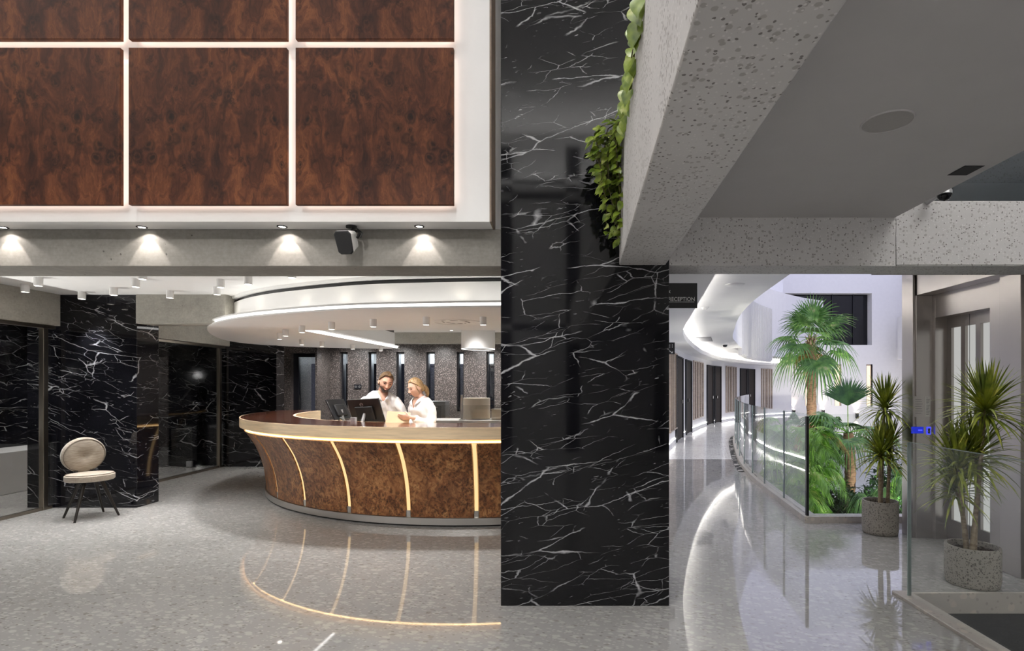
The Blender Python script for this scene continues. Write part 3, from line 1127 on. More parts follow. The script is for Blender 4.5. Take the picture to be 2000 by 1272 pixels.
# ================================================================== round ceiling canopy
outer = [(1.6, 5.45), (.9, 5.18), (.2, 5.07), (-.63, 5.06), (-1.81, 5.18), (-2.53, 5.40), (-3.40, 5.82), (-4.05, 6.33), (-4.56, 6.95), (-5.07, 7.85), (-5.42, 8.73), (-5.45, 9.4), (-5.15, 9.95), (-4.5, 10.4), (-3.8, 10.62), (-3.22, 10.68)]
OUT = [p for p in spline(outer, 6) if p[0] < .66]
OUT = [(.66, OUT[0][1])] + OUT
can = thing('ceiling_canopy', 'large white curved ceiling canopy with glowing rim above the reception counter', 'ceiling canopy', (-2, 7, CANZ))
cl = Vector((-2, 7, CANZ))


def canopy_ring(inset_, z0, z1, hole=True):
    """outer curve moved inwards, closed by the straight inner edges of the opening"""
    n = len(OUT)
    pts = offset_path(OUT, -inset_)
    pts[0] = (.66, pts[0][1])
    inner = [(-3.22, 10.6 - inset_), (-3.46, 7.15), (.66, 7.13)]
    pts = [p for p in pts if not (p[0] > -3.3 and p[1] > 9)] if inset_ else pts
    poly = [(p[0] - cl.x, p[1] - cl.y) for p in list(pts) + inner]
    return MB().prism(poly, z0 - CANZ, z1 - CANZ)


canopy_ring(0.0, CANZ, CANZ + .016).build('soffit_board', M['ceiling_white'], can)
canopy_ring(.022, CANZ + .016, CANZ + .044).build('rim_light', M['led_white'], can)
canopy_ring(0.0, CANZ + .044, CANZ + .062).build('rim_board', M['white'], can)
canopy_ring(.23, CANZ + .062, 2.475).build('drum', M['white'], can, smooth=30)
canopy_ring(.27, 2.475, 2.518).build('shadow_gap', M['black_gloss'], can)
canopy_ring(.20, 2.518, CEIL - .001).build('ceiling_collar', M['white'], can, smooth=30)
sl = MB()
a, c2 = Vector((-3.455, 7.2, 0)), Vector((-3.22, 10.5, 0))
d = (c2 - a).normalized()
nn = Vector((-d.y, d.x, 0))
sl.prism([tuple((a - cl).to_2d() - nn.to_2d() * .012), tuple((c2 - cl).to_2d() - nn.to_2d() * .012), tuple((c2 - cl).to_2d() - nn.to_2d() * .002), tuple((a - cl).to_2d() - nn.to_2d() * .002)], .002, .03)
sl.build('edge_light', M['led_white'], can)
n_ = len(offset_path(OUT, .1))
pa, pb = offset_path(OUT, -.10), offset_path(OUT, -.15)
keep = [k for k in range(1, n_) if not (pa[k][0] > -3.4 and pa[k][1] > 9)]
MB().prism([(pa[k][0] - cl.x, pa[k][1] - cl.y) for k in keep] + [(pb[k][0] - cl.x, pb[k][1] - cl.y) for k in keep[::-1]], .0625, .070).build('cove_strip', M['led_up'], can)
# little uplights in the rim that wash the drum
for k in (34, 29, 24, 20, 16, 12):
    p = offset_path(OUT, -.12)[k]
    spot('rim_uplight', (p[0], p[1], CANZ + .07), .3, 120, .8, (1, .92, .75), .01, (p[0] + .02, p[1] + .08, 2.5))
gz = thing('ceiling_grille', 'round ornamental grille with dark scrolls set in the canopy underside', 'grille', (at(893, 629.5, 6.24).x, 6.24, CANZ))
MB().lathe([(.255, 0), (.275, 0), (.275, -.006), (.255, -.006)], 40, closed_profile=True).build('rim', M['white_satin'], gz)
rg = random.Random(4)
for k in range(10):
    a0 = k * .63
    r0 = .10 + .10 * rg.random()
    pts = [(r0 * math.cos(a0 + u * .5) * (1 + .25 * u), r0 * math.sin(a0 + u * .5) * (1 - .15 * u), -.003) for u in (0, .25, .5, .75, 1)]
    MB().tube(pts, [.003, .010, .012, .008, .003], 6, squash=(1, .3)).build('scroll', M['black'], gz)
MB().cyl((0, 0), .254, -.003, -.001, 40).build('backing', M['ceiling_white'], gz)
pd = thing('pendant_drum', 'white cylindrical drum hanging through the canopy opening beside the black pillar', 'pendant', (at(934, 683, 9).x, 9.0, 2.07))
MB().lathe([(.30, CEIL - 2.07), (.277, .36), (.277, .0), (.262, .0), (.262, .30), (.0001, .30)], 48).build('drum_shade', M['white'], pd, smooth=35)
MB().lathe([(.2765, .001), (.2625, .001), (.2625, -.003), (.2765, -.003)], 48, closed_profile=True).build('rim_light', M['led_white'], pd)

# ================================================================== reception counter
CC = Vector((-1.1, 8.9, 0))
ct = thing('reception_counter', 'curved reception counter with burl panels and glowing strips under an oak rim', 'counter', tuple(CC))
A0, A1 = R(-93), R(28)           # angle from the front, positive to the right


def ang(a): return a - PI / 2    # front (towards -Y) is angle zero


def sweep(prof, a0, a1, n, closed=True):
    return MB().lathe(prof, n, ang(a0), ang(a1), closed_profile=closed)


sweep([(2.98, 1.026), (3.605, 1.026), (3.605, 1.05), (2.98, 1.05)], A0, A1, 90).build('counter_top', M['walnut_top'], ct, smooth=35, bevel=.003)
sweep([(3.56, .930), (3.618, .930), (3.618, 1.0255), (3.56, 1.0255)], A0, A1, 90).build('oak_rim', M['oak'], ct, smooth=35, bevel=.003)
sweep([(3.606, 1.0255), (3.618, 1.0255), (3.618, 1.049), (3.606, 1.049)], A0, A1, 90).build('oak_edge', M['oak'], ct, smooth=35)
sweep([(2.95, .86), (2.98, .86), (2.98, 1.048), (2.95, 1.048)], A0, A1, 90).build('inner_fascia', M['oak'], ct, smooth=35)
PROF = [(3.309, .095), (3.312, .17), (3.322, .27), (3.340, .38), (3.368, .49), (3.403, .59), (3.443, .685), (3.488, .765), (3.530, .83), (3.566, .885)]
core = [(r - .035, z) for r, z in PROF] + [(3.55, .93), (3.0, .93), (3.0, .095)]
sweep(core, A0, A1, 90).build('counter_body', M['oak'], ct, smooth=35)
STEP = R(12.35)
S5 = R(3.55)
starts = [S5 + STEP * k for k in range(-7, 2)]
GAP = R(.95)
for k, s in enumerate(starts):
    a, c2 = s + GAP / 2, s + STEP - GAP / 2
    if a < A0: a = A0
    if c2 > A1: c2 = A1
    sweep(PROF + [(r - .022, z) for r, z in PROF[::-1]], a, c2, 9).build('burl_panel', M['burl_counter'], ct, smooth=35)
    if A0 < s < A1:
        q = [(r - .014, z) for r, z in PROF]
        sweep([(r + .004, z) for r, z in q] + q[::-1], s - GAP * .32, s + GAP * .32, 1).build('light_strip', M['led_strip'], ct, smooth=35)
        sweep([(3.285, .095), (3.306, .095), (3.309, .165), (3.287, .165)], s - GAP * .40, s + GAP * .40, 1).build('strip_end', M['base_metal'], ct)
sweep([(3.545, .893), (3.552, .893), (3.552, .905), (3.545, .905)], A0, A1, 90).build('top_light', M['led_warm'], ct)
sweep([(3.28, .022), (3.325, .022), (3.325, .092), (3.28, .092)], A0, A1, 90).build('metal_base', M['base_metal'], ct, smooth=35)
sweep([(3.05, .0), (3.285, .0), (3.285, .022), (3.05, .022)], A0, A1, 90).build('plinth', M['black_matte'], ct, smooth=35)
sweep([(2.45, .90), (2.95, .90), (2.95, .925), (2.45, .925)], R(-80), R(30), 70).build('work_shelf', M['oak'], ct, smooth=35)
for aa in (R(-80), R(-45), R(-15), R(15), R(29)):
    for rr in (2.52, 2.9):
        MB().box(rr * math.cos(ang(aa)) - .02, rr * math.sin(ang(aa)) - .02, 0, rr * math.cos(ang(aa)) + .02, rr * math.sin(ang(aa)) + .02, .90).build('shelf_support', M['oak'], ct)

def to_mesh(o):
    dg = bpy.context.evaluated_depsgraph_get()
    me = bpy.data.meshes.new_from_object(o.evaluated_get(dg))
    n = bpy.data.objects.new(o.name, me)
    COL.objects.link(n)
    n.parent = o.parent
    n.location, n.rotation_euler, n.scale = o.location, o.rotation_euler, o.scale
    nm = o.name
    bpy.data.objects.remove(o)
    n.name = nm
    return n


# ================================================================== things behind the counter
def monitor(label, loc, rz, tilt, w, h, logo, cover, roll=0.0):
    t = thing('monitor', label, 'monitor', loc, rz)
    zc = .22
    rot = Matrix.Rotation(tilt, 3, 'X') @ Matrix.Rotation(roll, 3, 'Y')
    c = Vector((0, 0, zc + .02))

    def P(x, y, z): return rot @ Vector((x, y, z)) + c
    # back (towards the viewer, -y), screen on +y
    b = MB()
    b.obox(P(0, 0, 0), (w, .022, h), rot)
    b.build('screen_housing', M['black'], t, bevel=.006)
    MB().obox(P(0, -.022, -.02), (w * .55, .026, h * .55), rot).build('back_cover', M['black_matte'], t, bevel=.01)
    MB().obox(P(0, .0115, 0), (w - .02, .002, h - .02), rot).build('screen', M['black_gloss'], t)
    s = MB().tube([(0, -.075, .01), (0, -.06, .12), P(0, -.03, -.02)], [.022, .020, .018], 10)
    s.build('stand_neck', M['silver'], t, smooth=40)
    MB().cyl((0, -.03), .11, 0, .010, 28).build('stand_base', M['silver'], t)
    if logo:
        r = MB()
        ring = [P(.022 * math.cos(a) + logo, -.012, h * .27 + .022 * math.sin(a)) for a in [2 * PI * k / 24 for k in range(25)]]
        r.tube(ring, .0022, 6, cap=False)
        r.build('badge_ring', M['silver'], t)
        f = bpy.data.curves.new('badge_lettering', 'FONT')
        f.body = 'DELL'
        f.size = .0165
        f.align_x = 'CENTER'
        f.align_y = 'CENTER'
        f.extrude = .0005
        f.materials.append(M['silver'])
        o = bpy.data.objects.new('badge_lettering', f)
        COL.objects.link(o)
        o.parent = t
        o.location = P(logo, -.0125, h * .27)
        o.rotation_euler = (PI / 2 + tilt, 0, 0)
        to_mesh(o)
    if cover:
        MB().obox((-.09, -.10, .085), (.075, .03, .17), Matrix.Identity(3)).build('cable_cover', M['silver'], t, bevel=.004)
    return t


DESK = .925
m1 = at(715, 806, 6.12)
monitor('wide black monitor seen from behind in front of the two people', (at(715, 806, 6.3).x, 6.30, DESK), R(-22), R(20), .47, .30, -.03, True, R(-3))
m2 = at(660, 806, 6.7)
t = monitor('black monitor turned side-on at the left end of the work shelf', (m2.x - .01, 6.75, DESK), R(74), R(-28), .32, .28, 0, False)
MB().tube([(-.05, -.05, .02), (-.14, -.1, .03), (-.1, -.08, .12), (0, -.04, .17)], .005, 6).build('cable', M['black'], t)
ph = thing('desk_phone', 'grey desk telephone between the two monitors', 'telephone', (at(682, 818, 6.5).x, 6.5, DESK), R(40))
MB().obox((0, 0, .05), (.17, .19, .05), Matrix.Rotation(R(25), 3, 'X')).build('phone_body', M['silver'], ph, bevel=.01)
MB().tube([(-.07, -.09, .09), (-.075, -.02, .125), (-.07, .07, .14)], [.02, .013, .02], 10).build('handset', M['black'], ph, smooth=40)
MB().box(-.08, -.085, 0, .08, .085, .012).build('foot_plate', M['black'], ph)

# island desk behind, with screen and drum
ds = thing('island_desk', 'white back desk behind the two receptionists', 'desk', (-1.1, 7.9, 0))
MB().box(-1.15, -.32, .93, 1.6, .32, .97).build('desk_top', M['white_satin'], ds, bevel=.004)
MB().box(-1.1, -.28, 0, 1.55, .28, .93).build('desk_body', M['cream'], ds, bevel=.004)
gs = thing('glass_screen', 'low clear glass screen with a slim metal post on the white back desk', 'glass screen', (at(902, 825, 7.7).x, 7.70, .97))
MB().box(-.42, -.004, .02, .55, .004, .215).build('pane', M['glass_tint'], gs)
MB().box(-.036, -.03, .0, .036, .03, .012).build('post_foot', M['chrome'], gs)
MB().tube([(0, -.012, .01), (0, -.012, .36)], .017, 12).build('post', M['silver'], gs, smooth=40)
dr = thing('desk_drum', 'cream cylindrical drum standing on the white back desk near the black pillar', 'drum', (at(931, 825, 8.0).x, 8.0, .97))
MB().lathe([(.0001, 0), (.197, 0), (.197, .305), (.190, .312), (.0001, .312)], 48).build('drum_body', M['cream'], dr, smooth=35)
MB().lathe([(.1975, .0), (.1985, .0), (.1985, .006), (.1975, .006)], 48, closed_profile=True).build('base_ring', M['silver'], dr)
cb = thing('storage_box', 'small cream box at the end of the back desk against the pillar edge', 'box', (at(972, 822, 7.85).x, 7.85, .97))
MB().box(-.08, -.08, 0, .10, .08, .14).build('box_body', M['cream'], cb, bevel=.004)
MB().box(-.083, -.083, .14, .103, .083, .155).build('box_lid', M['cream'], cb, bevel=.003)
kb = thing('filing_cabinet', 'low grey cabinet standing below the slit windows behind the woman', 'cabinet', (at(850, 800, 12.2).x, 12.2, 0))
MB().box(-.25, -.2, 0, .27, .25, 1.12).build('cabinet_body', M['grey_cabinet'], kb, bevel=.004)
for z in (.06, .58):
    dd = MB().box(-.235, -.215, z, .255, -.2, z + .48).build('drawer', M['grey_cabinet'], kb, bevel=.003)
    MB().box(-.08, -.235, z + .40, .1, -.215, z + .42).build('handle', M['silver'], dd)
ch = thing('office_chair', 'black office chair showing between the man and the woman', 'chair', (at(788, 800, 7.0).x, 6.98, 0), R(0))
MB().obox((0, -.02, .96), (.32, .05, .38), Matrix.Rotation(R(8), 3, 'X')).build('backrest', M['black_matte'], ch, bevel=.02, seg=3)
MB().obox((0, .25, .50), (.44, .44, .07), Matrix.Identity(3)).build('seat', M['black_matte'], ch, bevel=.02, seg=3)
MB().tube([(0, .25, .47), (0, .25, .08)], .03, 10).build('post', M['chrome'], ch, smooth=40)
MB().tube([(0, .22, .50), (0, .03, .60), (0, .01, .85)], .02, 8).build('back_support', M['black'], ch)
for k in range(5):
    a = 2 * PI * k / 5
    lg = MB().tube([(0, .25, .10), (.26 * math.cos(a), .25 + .26 * math.sin(a), .065)], [.022, .015], 8).build('leg', M['black'], ch)
    MB().ell((.26 * math.cos(a), .25 + .26 * math.sin(a), .03), (.03, .03, .03), 10, 8).build('caster', M['black'], lg)
pb = thing('switch_plate', 'dark electrical socket plate on the terrazzo wall between slit windows', 'socket', at(699, 755.5, 12.995))
MB().box(-.085, -.012, -.055, .085, .004, .055).build('plate', M['frame_black'], pb, bevel=.003)
for x in (-.042, .042):
    MB().lathe([(.012, 0), (.026, 0), (.026, .004), (.012, .004)], 18, closed_profile=True).build('socket_ring', M['grey_cabinet'], pb).matrix_local = Matrix.Translation((x, -.012, 0)) @ Matrix.Rotation(PI / 2, 4, 'X')

# ================================================================== glass partition on the left
def partition(label, y0, y1, post_y, x0, x1):
    t = thing('glass_partition', label, 'glass partition', (x0, y0, 0))
    L = y1 - y0
    MB().add([(-.006, 0, .04), (.006, 0, .04), (x1 - x0 + .006, L, .04), (x1 - x0 - .006, L, .04), (-.006, 0, 2.16), (.006, 0, 2.16), (x1 - x0 + .006, L, 2.16), (x1 - x0 - .006, L, 2.16)],
             [(3, 2, 1, 0), (4, 5, 6, 7), (0, 1, 5, 4), (1, 2, 6, 5), (2, 3, 7, 6), (3, 0, 4, 7)]).build('pane', M['glass_tint'], t)
    b = MB().add([(-.02, 0, 0), (.02, 0, 0), (x1 - x0 + .02, L, 0), (x1 - x0 - .02, L, 0), (-.02, 0, .035), (.02, 0, .035), (x1 - x0 + .02, L, .035), (x1 - x0 - .02, L, .035)],
                 [(3, 2, 1, 0), (4, 5, 6, 7), (0, 1, 5, 4), (1, 2, 6, 5), (2, 3, 7, 6), (3, 0, 4, 7)])
    b.build('floor_track', M['bronze'], t)
    MB().box(-.03, 0, 2.13, .03, L, 2.17).build('head_track', M['bronze'], t)
    q = post_y - y0
    MB().box(-.028 + (x1 - x0) * q / L, q - .03, 0, .028 + (x1 - x0) * q / L, q + .03, 2.165).build('post', M['bronze'], t, bevel=.003)
    return t


partition('frameless glass partition with bronze post left of the marble column', 3.76, 6.46, 6.37, -6.07, -6.10)
partition('glass partition with bronze post running back behind the marble column', 6.84, 9.79, 9.70, -6.12, -6.15)
gd = thing('glass_door', 'clear glass door with small patch fittings beyond the left partition', 'door', (-7.1, 9.72, 0))
MB().box(-.50, -.006, .01, .46, .006, 2.15).build('pane', M['glass_tint'], gd)
for x in (-.46, .36):
    MB().box(x, -.02, .012, x + .10, .02, .11).build('patch_fitting', M['silver'], gd, bevel=.003)

# ================================================================== the round-backed chair
chx = at(170, 1000, 6.0).x
c = thing('accent_chair', 'beige round-backed chair with buttoned back and splayed dark legs by the marble column', 'chair', (chx, 6.03, 0), R(58))


def disc(mb, r, t, dome, n=48, ring=.012):
    mb.lathe([(.0001, t / 2 + dome), (r * .4, t / 2 + dome * .85), (r * .75, t / 2 + dome * .45), (r * .93, t / 2), (r, t / 2 - ring), (r, -t / 2 + ring), (r * .95, -t / 2), (.0001, -t / 2)], n)
    return mb


s = disc(MB(), .218, .072, .016).build('seat', M['linen'], c, smooth=50)
s.location = (0, -.02, .448)
MB().lathe([(.2045, .0345), (.2085, .0345), (.2085, .039), (.2045, .039)], 48, closed_profile=True).build('piping', M['piping'], s)
bk = MB().lathe([(.0001, .024), (.012, .028), (.04, .046), (.105, .054), (.16, .046), (.184, .036), (.197, .018), (.197, -.022), (.182, -.036), (.0001, -.036)], 48).build('backrest', M['linen_back'], c, smooth=60)
bk.matrix_local = Matrix.Translation((0, .170, .680)) @ Matrix.Rotation(R(98), 4, 'X')
MB().ell((0, 0, .030), (.012, .012, .007), 14, 8).build('button', M['linen'], bk, smooth=180)
MB().lathe([(.1825, .0375), (.1865, .0355), (.1875, .040), (.1835, .042)], 48, closed_profile=True).build('piping', M['piping'], bk)
for x in (-.07, .07):
    MB().box(x - .020, .155, .405, x + .020, .172, .56).build('back_bracket', M['black'], c, bevel=.003)
MB().cyl((0, -.02), .155, .40, .411, 28).build('under_frame', M['black'], c)
for (x, y) in ((-.19, -.215), (.205, -.19), (-.175, .165), (.18, .17)):
    MB().tube([(x * .38, y * .38 - .01, .405), (x, y, .0)], [.021, .0105], 12).build('leg', M['chair_leg'], c, smooth=40)

# ================================================================== signs
def text(body, size, m, parent, loc, name='lettering', align='LEFT'):
    f = bpy.data.curves.new(name, 'FONT')
    f.body = body
    f.size = size
    f.align_x = align
    f.extrude = .0006
    f.materials.append(m)
    o = bpy.data.objects.new(name, f)
    COL.objects.link(o)
    o.parent = parent
    o.location = loc
    o.rotation_euler = (PI / 2, 0, 0)
    return o


sy = 4.0
sx0, sx1 = .70, at(1362, 0, sy).x
sz0_, sz1_ = at(0, 602, sy).z, at(0, 553, sy).z
sg = thing('reception_sign', 'black blade sign with white arrow and RECEPTION lettering on the pillar side', 'sign', (sx0, sy, sz0_))
MB().box(0, 0, 0, sx1 - sx0, .014, sz1_ - sz0_).build('sign_board', M['sign_black'], sg, bevel=.002)
lx0 = at(1305, 0, sy).x - sx0
lw = at(1356, 0, sy).x - at(1305, 0, sy).x
tx = text('RECEPTION', .0405, M['sign_white'], sg, (lx0, -.0008, at(0, 588, sy).z - sz0_))
bpy.context.view_layer.update()
tx.scale.x = lw / max(tx.dimensions.x, 1e-3)
to_mesh(tx)
MB().box(lx0, -.0012, at(0, 590.5, sy).z - sz0_, lx0 + lw, 0, at(0, 590, sy).z - sz0_ + .0016).build('underline', M['sign_white'], sg)
ax, az = lx0 - .006, at(0, 570, sy).z - sz0_
MB().add([(ax, -.001, az), (ax + .024, -.001, az + .012), (ax + .017, -.001, az), (ax + .024, -.001, az - .012)], [(0, 1, 2), (0, 2, 3)]).build('arrow', M['sign_white'], sg, fix=False)
sy = 8.3
wxs = path_at_y(WALLP, sy)
s2 = thing('corridor_sign', 'small black blade sign with arrows on the corridor wall', 'sign', (wxs, sy, at(0, 692, sy).z))
w2 = at(1318, 0, sy).x - wxs
MB().box(0, 0, 0, w2, .014, .18).build('sign_board', M['sign_black'], s2, bevel=.002)
mk = MB()
e = w2 - .02
for z in (.135, .105):
    mk.box(e - .085, -.001, z, e - .05, 0, z + .008)
    mk.box(e - .022, -.001, z - .004, e - .014, 0, z + .014)
mk.build('text_line', M['sign_white'], s2)
a2 = MB().tube([(e - .07, -.001, .055), (e - .015, -.001, .02)], .004, 5)
a2.tube([(e - .012, -.001, .045), (e - .012, -.001, .018), (e - .04, -.001, .018)], .004, 5)
a2.build('arrow', M['sign_white'], s2)

# ================================================================== fittings of the low ceiling
Ys = (2.565 - EYE) * FX / (CY - 237)
cs = thing('ceiling_speaker', 'round flush loudspeaker grille in the shaded low ceiling', 'speaker', ((1733 - CX) / FX * Ys, Ys, 2.565))
MB().lathe([(.094, -.0005), (.102, -.0005), (.100, -.006), (.095, -.006)], 48, closed_profile=True).build('rim', M['ceiling_shaded'], cs, smooth=60)
MB().cyl((0, 0), .094, -.004, -.0008, 48).build('grille', M['grille'], cs)
Yv = (2.565 - EYE) * FX / (CY - 333)
cv = thing('slot_vent', 'small black rectangular slot in the shaded ceiling near the stair opening', 'vent', ((1886 - CX) / FX * Yv, Yv, 2.565), R(0))
MB().box(-.047, -.058, -.003, .047, .058, -.0006).build('recess', M['black_matte'], cv)
MB().box(-.051, -.062, -.0015, .051, .062, -.0003).build('flange', M['black_matte'], cv)
dm = thing('dome_camera', 'clear dome security camera hanging below the ceiling edge above the beam', 'camera', (at(1849, 376, 3.40).x, 3.42, at(0, 378, 3.40).z))
MB().tube([(.0, .163, .01), (.0, .06, .02), (0, .01, .035)], .02, 10).build('arm', M['silver'], dm, smooth=40)
MB().lathe([(.0001, .045), (.03, .042), (.042, .02), (.042, .0), (.0001, .0)], 24).build('housing', M['silver'], dm, smooth=40)
MB().lathe([(.041, .0), (.038, -.018), (.026, -.033), (.0001, -.042)], 24).build('dome', M['glass_dark'], dm, smooth=80)
MB().ell((0, 0, -.008), (.02, .02, .02), 12, 8).build('lens', M['black_gloss'], dm, smooth=180)
gl = thing('upper_balustrade', 'glass balustrade with dark rail above the speckled beam at upper right', 'balustrade', (2.2, 3.72, 2.676))
MB().box(0, -.008, .02, 3.7, .008, .95).build('pane', M['glass_smoke'], gl)
MB().box(0, -.02, 0, 3.7, .02, .022).build('base_rail', M['black_matte'], gl)

# corridor ceiling fittings
Yc = (COR_Z - EYE) * FX / (CY - 556)
t = thing('ceiling_speaker', 'white round flush grille on the corridor ceiling above the reception sign', 'speaker', ((1435 - CX) / FX * Yc, Yc, COR_Z))
MB().lathe([(.0001, -.012), (.105, -.012), (.115, -.004), (.115, -.0005)], 36).build('grille', M['white_satin'], t, smooth=60)
MB().lathe([(.115, -.0005), (.123, -.0005), (.123, -.008), (.115, -.008)], 36, closed_profile=True).build('rim', M['ceiling_white'], t)
for px, py, lab in ((1377, 600, 'white dome smoke detector on the near corridor ceiling'), (1396, 684, 'small smoke detector on the far corridor ceiling')):
    Yd = (COR_Z - EYE) * FX / (CY - py)
    t = thing('smoke_detector', lab, 'smoke detector', ((px - CX) / FX * Yd, Yd, COR_Z))
    MB().lathe([(.0001, -.05), (.03, -.047), (.048, -.03), (.055, -.012), (.055, 0)], 24).build('dome', M['white_satin'], t, smooth=60)
    MB().lathe([(.058, -.0005), (.065, -.0005), (.065, -.01), (.058, -.01)], 24, closed_profile=True).build('base_ring', M['white'], t)
Yd = (COR_Z - EYE) * FX / (CY - 663)
t = thing('air_vent', 'grey rectangular air grille on the corridor ceiling', 'vent', ((1376 - CX) / FX * Yd, Yd, COR_Z), R(-17))
MB().box(-.2, -.7, -.008, .2, .7, -.0005).build('frame', M['grey_cabinet'], t)
sl = MB()
for k in range(8):
    sl.box(-.18, -.66 + k * .17, -.014, .18, -.56 + k * .17, -.008)
sl.build('slats', M['silver'], t)
Yd = (COR_Z - EYE) * FX / (CY - 672)
t = thing('ceiling_camera', 'small black ceiling camera along the far corridor', 'camera', ((1416 - CX) / FX * Yd, Yd, COR_Z))
MB().lathe([(.0001, -.10), (.05, -.09), (.07, -.05), (.07, -.03)], 20).build('dome', M['black_gloss'], t, smooth=60)
MB().lathe([(.08, 0), (.08, -.03), (.07, -.03)], 20).build('housing', M['white_satin'], t)

# ================================================================== glass balustrade round the atrium
bl = thing('glass_balustrade', 'curved frameless glass balustrade between the corridor and the planted atrium', 'balustrade', (INP[0][0], INP[0][1], .07))
o0 = Vector(INP[0]).to_2d()
ys = [5.83, 6.72, 7.72, 8.65, 9.7, 10.8, 12.0, 13.2, 14.5, 15.8, 17.2, 18.6, 20.0]
for y0, y1 in zip(ys, ys[1:]):
    seg = sub_path(INP, s_at_y(INP, y0) + .004, s_at_y(INP, y1) - .004, 5)
    a = offset_path(seg, -.05)
    c2 = offset_path(seg, -.066)
    MB().prism([(p[0] - o0.x, p[1] - o0.y) for p in a] + [(p[0] - o0.x, p[1] - o0.y) for p in c2[::-1]], 0, 1.08).build('glass_panel', M['glass'], bl, smooth=30)
    p = Vector(a[-1])
    MB().box(p.x - o0.x - .008, p.y - o0.y - .006, 0, p.x - o0.x + .012, p.y - o0.y + .010, 1.08).build('edge_joint', M['glass_edge'], bl)
bf = thing('glass_balustrade', 'straight glass balustrade with dark corner post in front of the palms', 'balustrade', (2.60, 5.80, .07))
MB().box(.03, 0, 0, .85, .016, 1.08).build('glass_panel', M['glass'], bf)
MB().box(-.005, -.012, 0, .022, .022, 1.06).build('corner_post', M['black'], bf, bevel=.002)
br_ = thing('glass_balustrade', 'clear glass balustrade on the stone edge of the stair landing at right', 'balustrade', (2.36, 3.72, .022))
MB().box(-.006, -5.5, -.01, .010, -.02, 1.045).build('glass_panel', M['glass'], br_)
MB().box(-.010, -.0195, -.01, .014, -.012, 1.045).build('edge_joint', M['glass_edge'], br_)
MB().box(-.006, -5.5, 1.0452, .010, -.02, 1.049).build('top_edge', M['glass_edge'], br_)

# ================================================================== lift front in brushed steel
lf = thing('lift_front', 'brushed steel lift surround with narrow glazed door slits behind the potted plants', 'lift', (3.35, 5.2, 0))


def L(mb, x0, y0, z0, x1, y1, z1): return mb.box(x0 - 3.35, y0 - 5.2, z0, x1 - 3.35, y1 - 5.2, z1)


HT = 2.75
L(MB(), 3.35, 5.2, 0, 3.62, 5.37, HT).build('corner_post', M['steel'], lf, bevel=.003)
L(MB(), 3.375, 5.185, 0, 3.53, 5.2, 2.32).build('control_panel', M['steel'], lf, bevel=.002)
b = MB()
L(b, 3.53, 5.15, 0, 3.70, 5.2, HT)
L(b, 3.53, 4.49, 2.10, 3.70, 5.15, HT)
L(b, 3.53, 4.28, 0, 3.70, 4.49, HT)
b.build('door_surround', M['steel'], lf, bevel=.002)
L(MB(), 3.375, 4.16, 2.32, 3.529, 5.184, HT).build('header_box', M['steel'], lf, bevel=.003)
L(MB(), 3.44, 4.08, 0, 3.70, 4.28, HT).build('side_column', M['steel'], lf, bevel=.003)
L(MB(), 3.50, 3.88, 0, 3.70, 4.08, HT).build('side_panel', M['steel'], lf, bevel=.002)
slits = [(5.09, 4.966), (4.915, 4.789), (4.734, 4.626)]
b = MB()
yy = 5.15
for a, c2 in slits:
    L(b, 3.64, a, 0, 3.665, yy, 2.12)
    L(b, 3.64, c2, 0, 3.665, a, .2)
    L(b, 3.64, c2, 2.0, 3.665, a, 2.12)
    yy = c2
L(b, 3.64, 4.45, 0, 3.665, yy, 2.12)
b.build('lift_door', M['steel_dark'], lf, bevel=.001)
L(MB(), 3.639, 4.858, 0, 3.6405, 4.862, 2.11).build('door_seam', M['black'], lf)
for a, c2 in slits:
    L(MB(), 3.70, c2 - .05, .15, 3.71, a + .05, 2.05).build('door_glass', M['lit_glass'], lf)
n0 = MB().box(at(1784, 0, 5.18).x - 3.35, -.0175, at(0, 815, 5.18).z, at(1818, 0, 5.18).x - 3.35, -.0155, at(0, 774, 5.18).z)
nt = n0.build('notice_plate', M['steel'], lf)
nb = MB().box(at(1807, 0, 5.18).x - 3.35, -.019, at(0, 814, 5.18).z, at(1817.5, 0, 5.18).x - 3.35, -.0175, at(0, 775, 5.18).z)
nb.build('notice_sheet', M['paper'], nt)
ln = MB()
for k in range(12):
    z = at(0, 778 + k * 2.9, 5.18).z
    ln.box(at(1809, 0, 5.18).x - 3.35, -.0194, z, at(1809 + 4 + (k * 7 % 4), 0, 5.18).x - 3.35, -.019, z + .004)
for k in range(7):
    z = at(0, 781 + k * 4.5, 5.18).z
    ln.box(at(1788, 0, 5.18).x - 3.35, -.0179, z, at(1800 + k % 3, 0, 5.18).x - 3.35, -.0174, z + .004)
ln.build('notice_text', M['ink'], nt)
dp = MB().box(at(1780, 0, 5.18).x - 3.35, -.022, at(0, 847, 5.18).z, at(1804, 0, 5.18).x - 3.35, -.0155, at(0, 834, 5.18).z).build('call_display', M['led_blue_soft'], lf, bevel=.003)
MB().box(at(1793, 0, 5.18).x - 3.35, -.023, at(0, 842, 5.18).z, at(1801, 0, 5.18).x - 3.35, -.0215, at(0, 839, 5.18).z).build('display_digits', M['led_blue'], dp)
cb2 = MB().box(at(1810, 0, 5.18).x - 3.35, -.022, at(0, 849, 5.18).z, at(1818.5, 0, 5.18).x - 3.35, -.0155, at(0, 834, 5.18).z).build('call_button', M['led_blue'], lf, bevel=.004)
MB().box(at(1812, 0, 5.18).x - 3.35, -.024, at(0, 847, 5.18).z, at(1816.5, 0, 5.18).x - 3.35, -.0215, at(0, 837, 5.18).z).build('button_face', M['black'], cb2, bevel=.003)

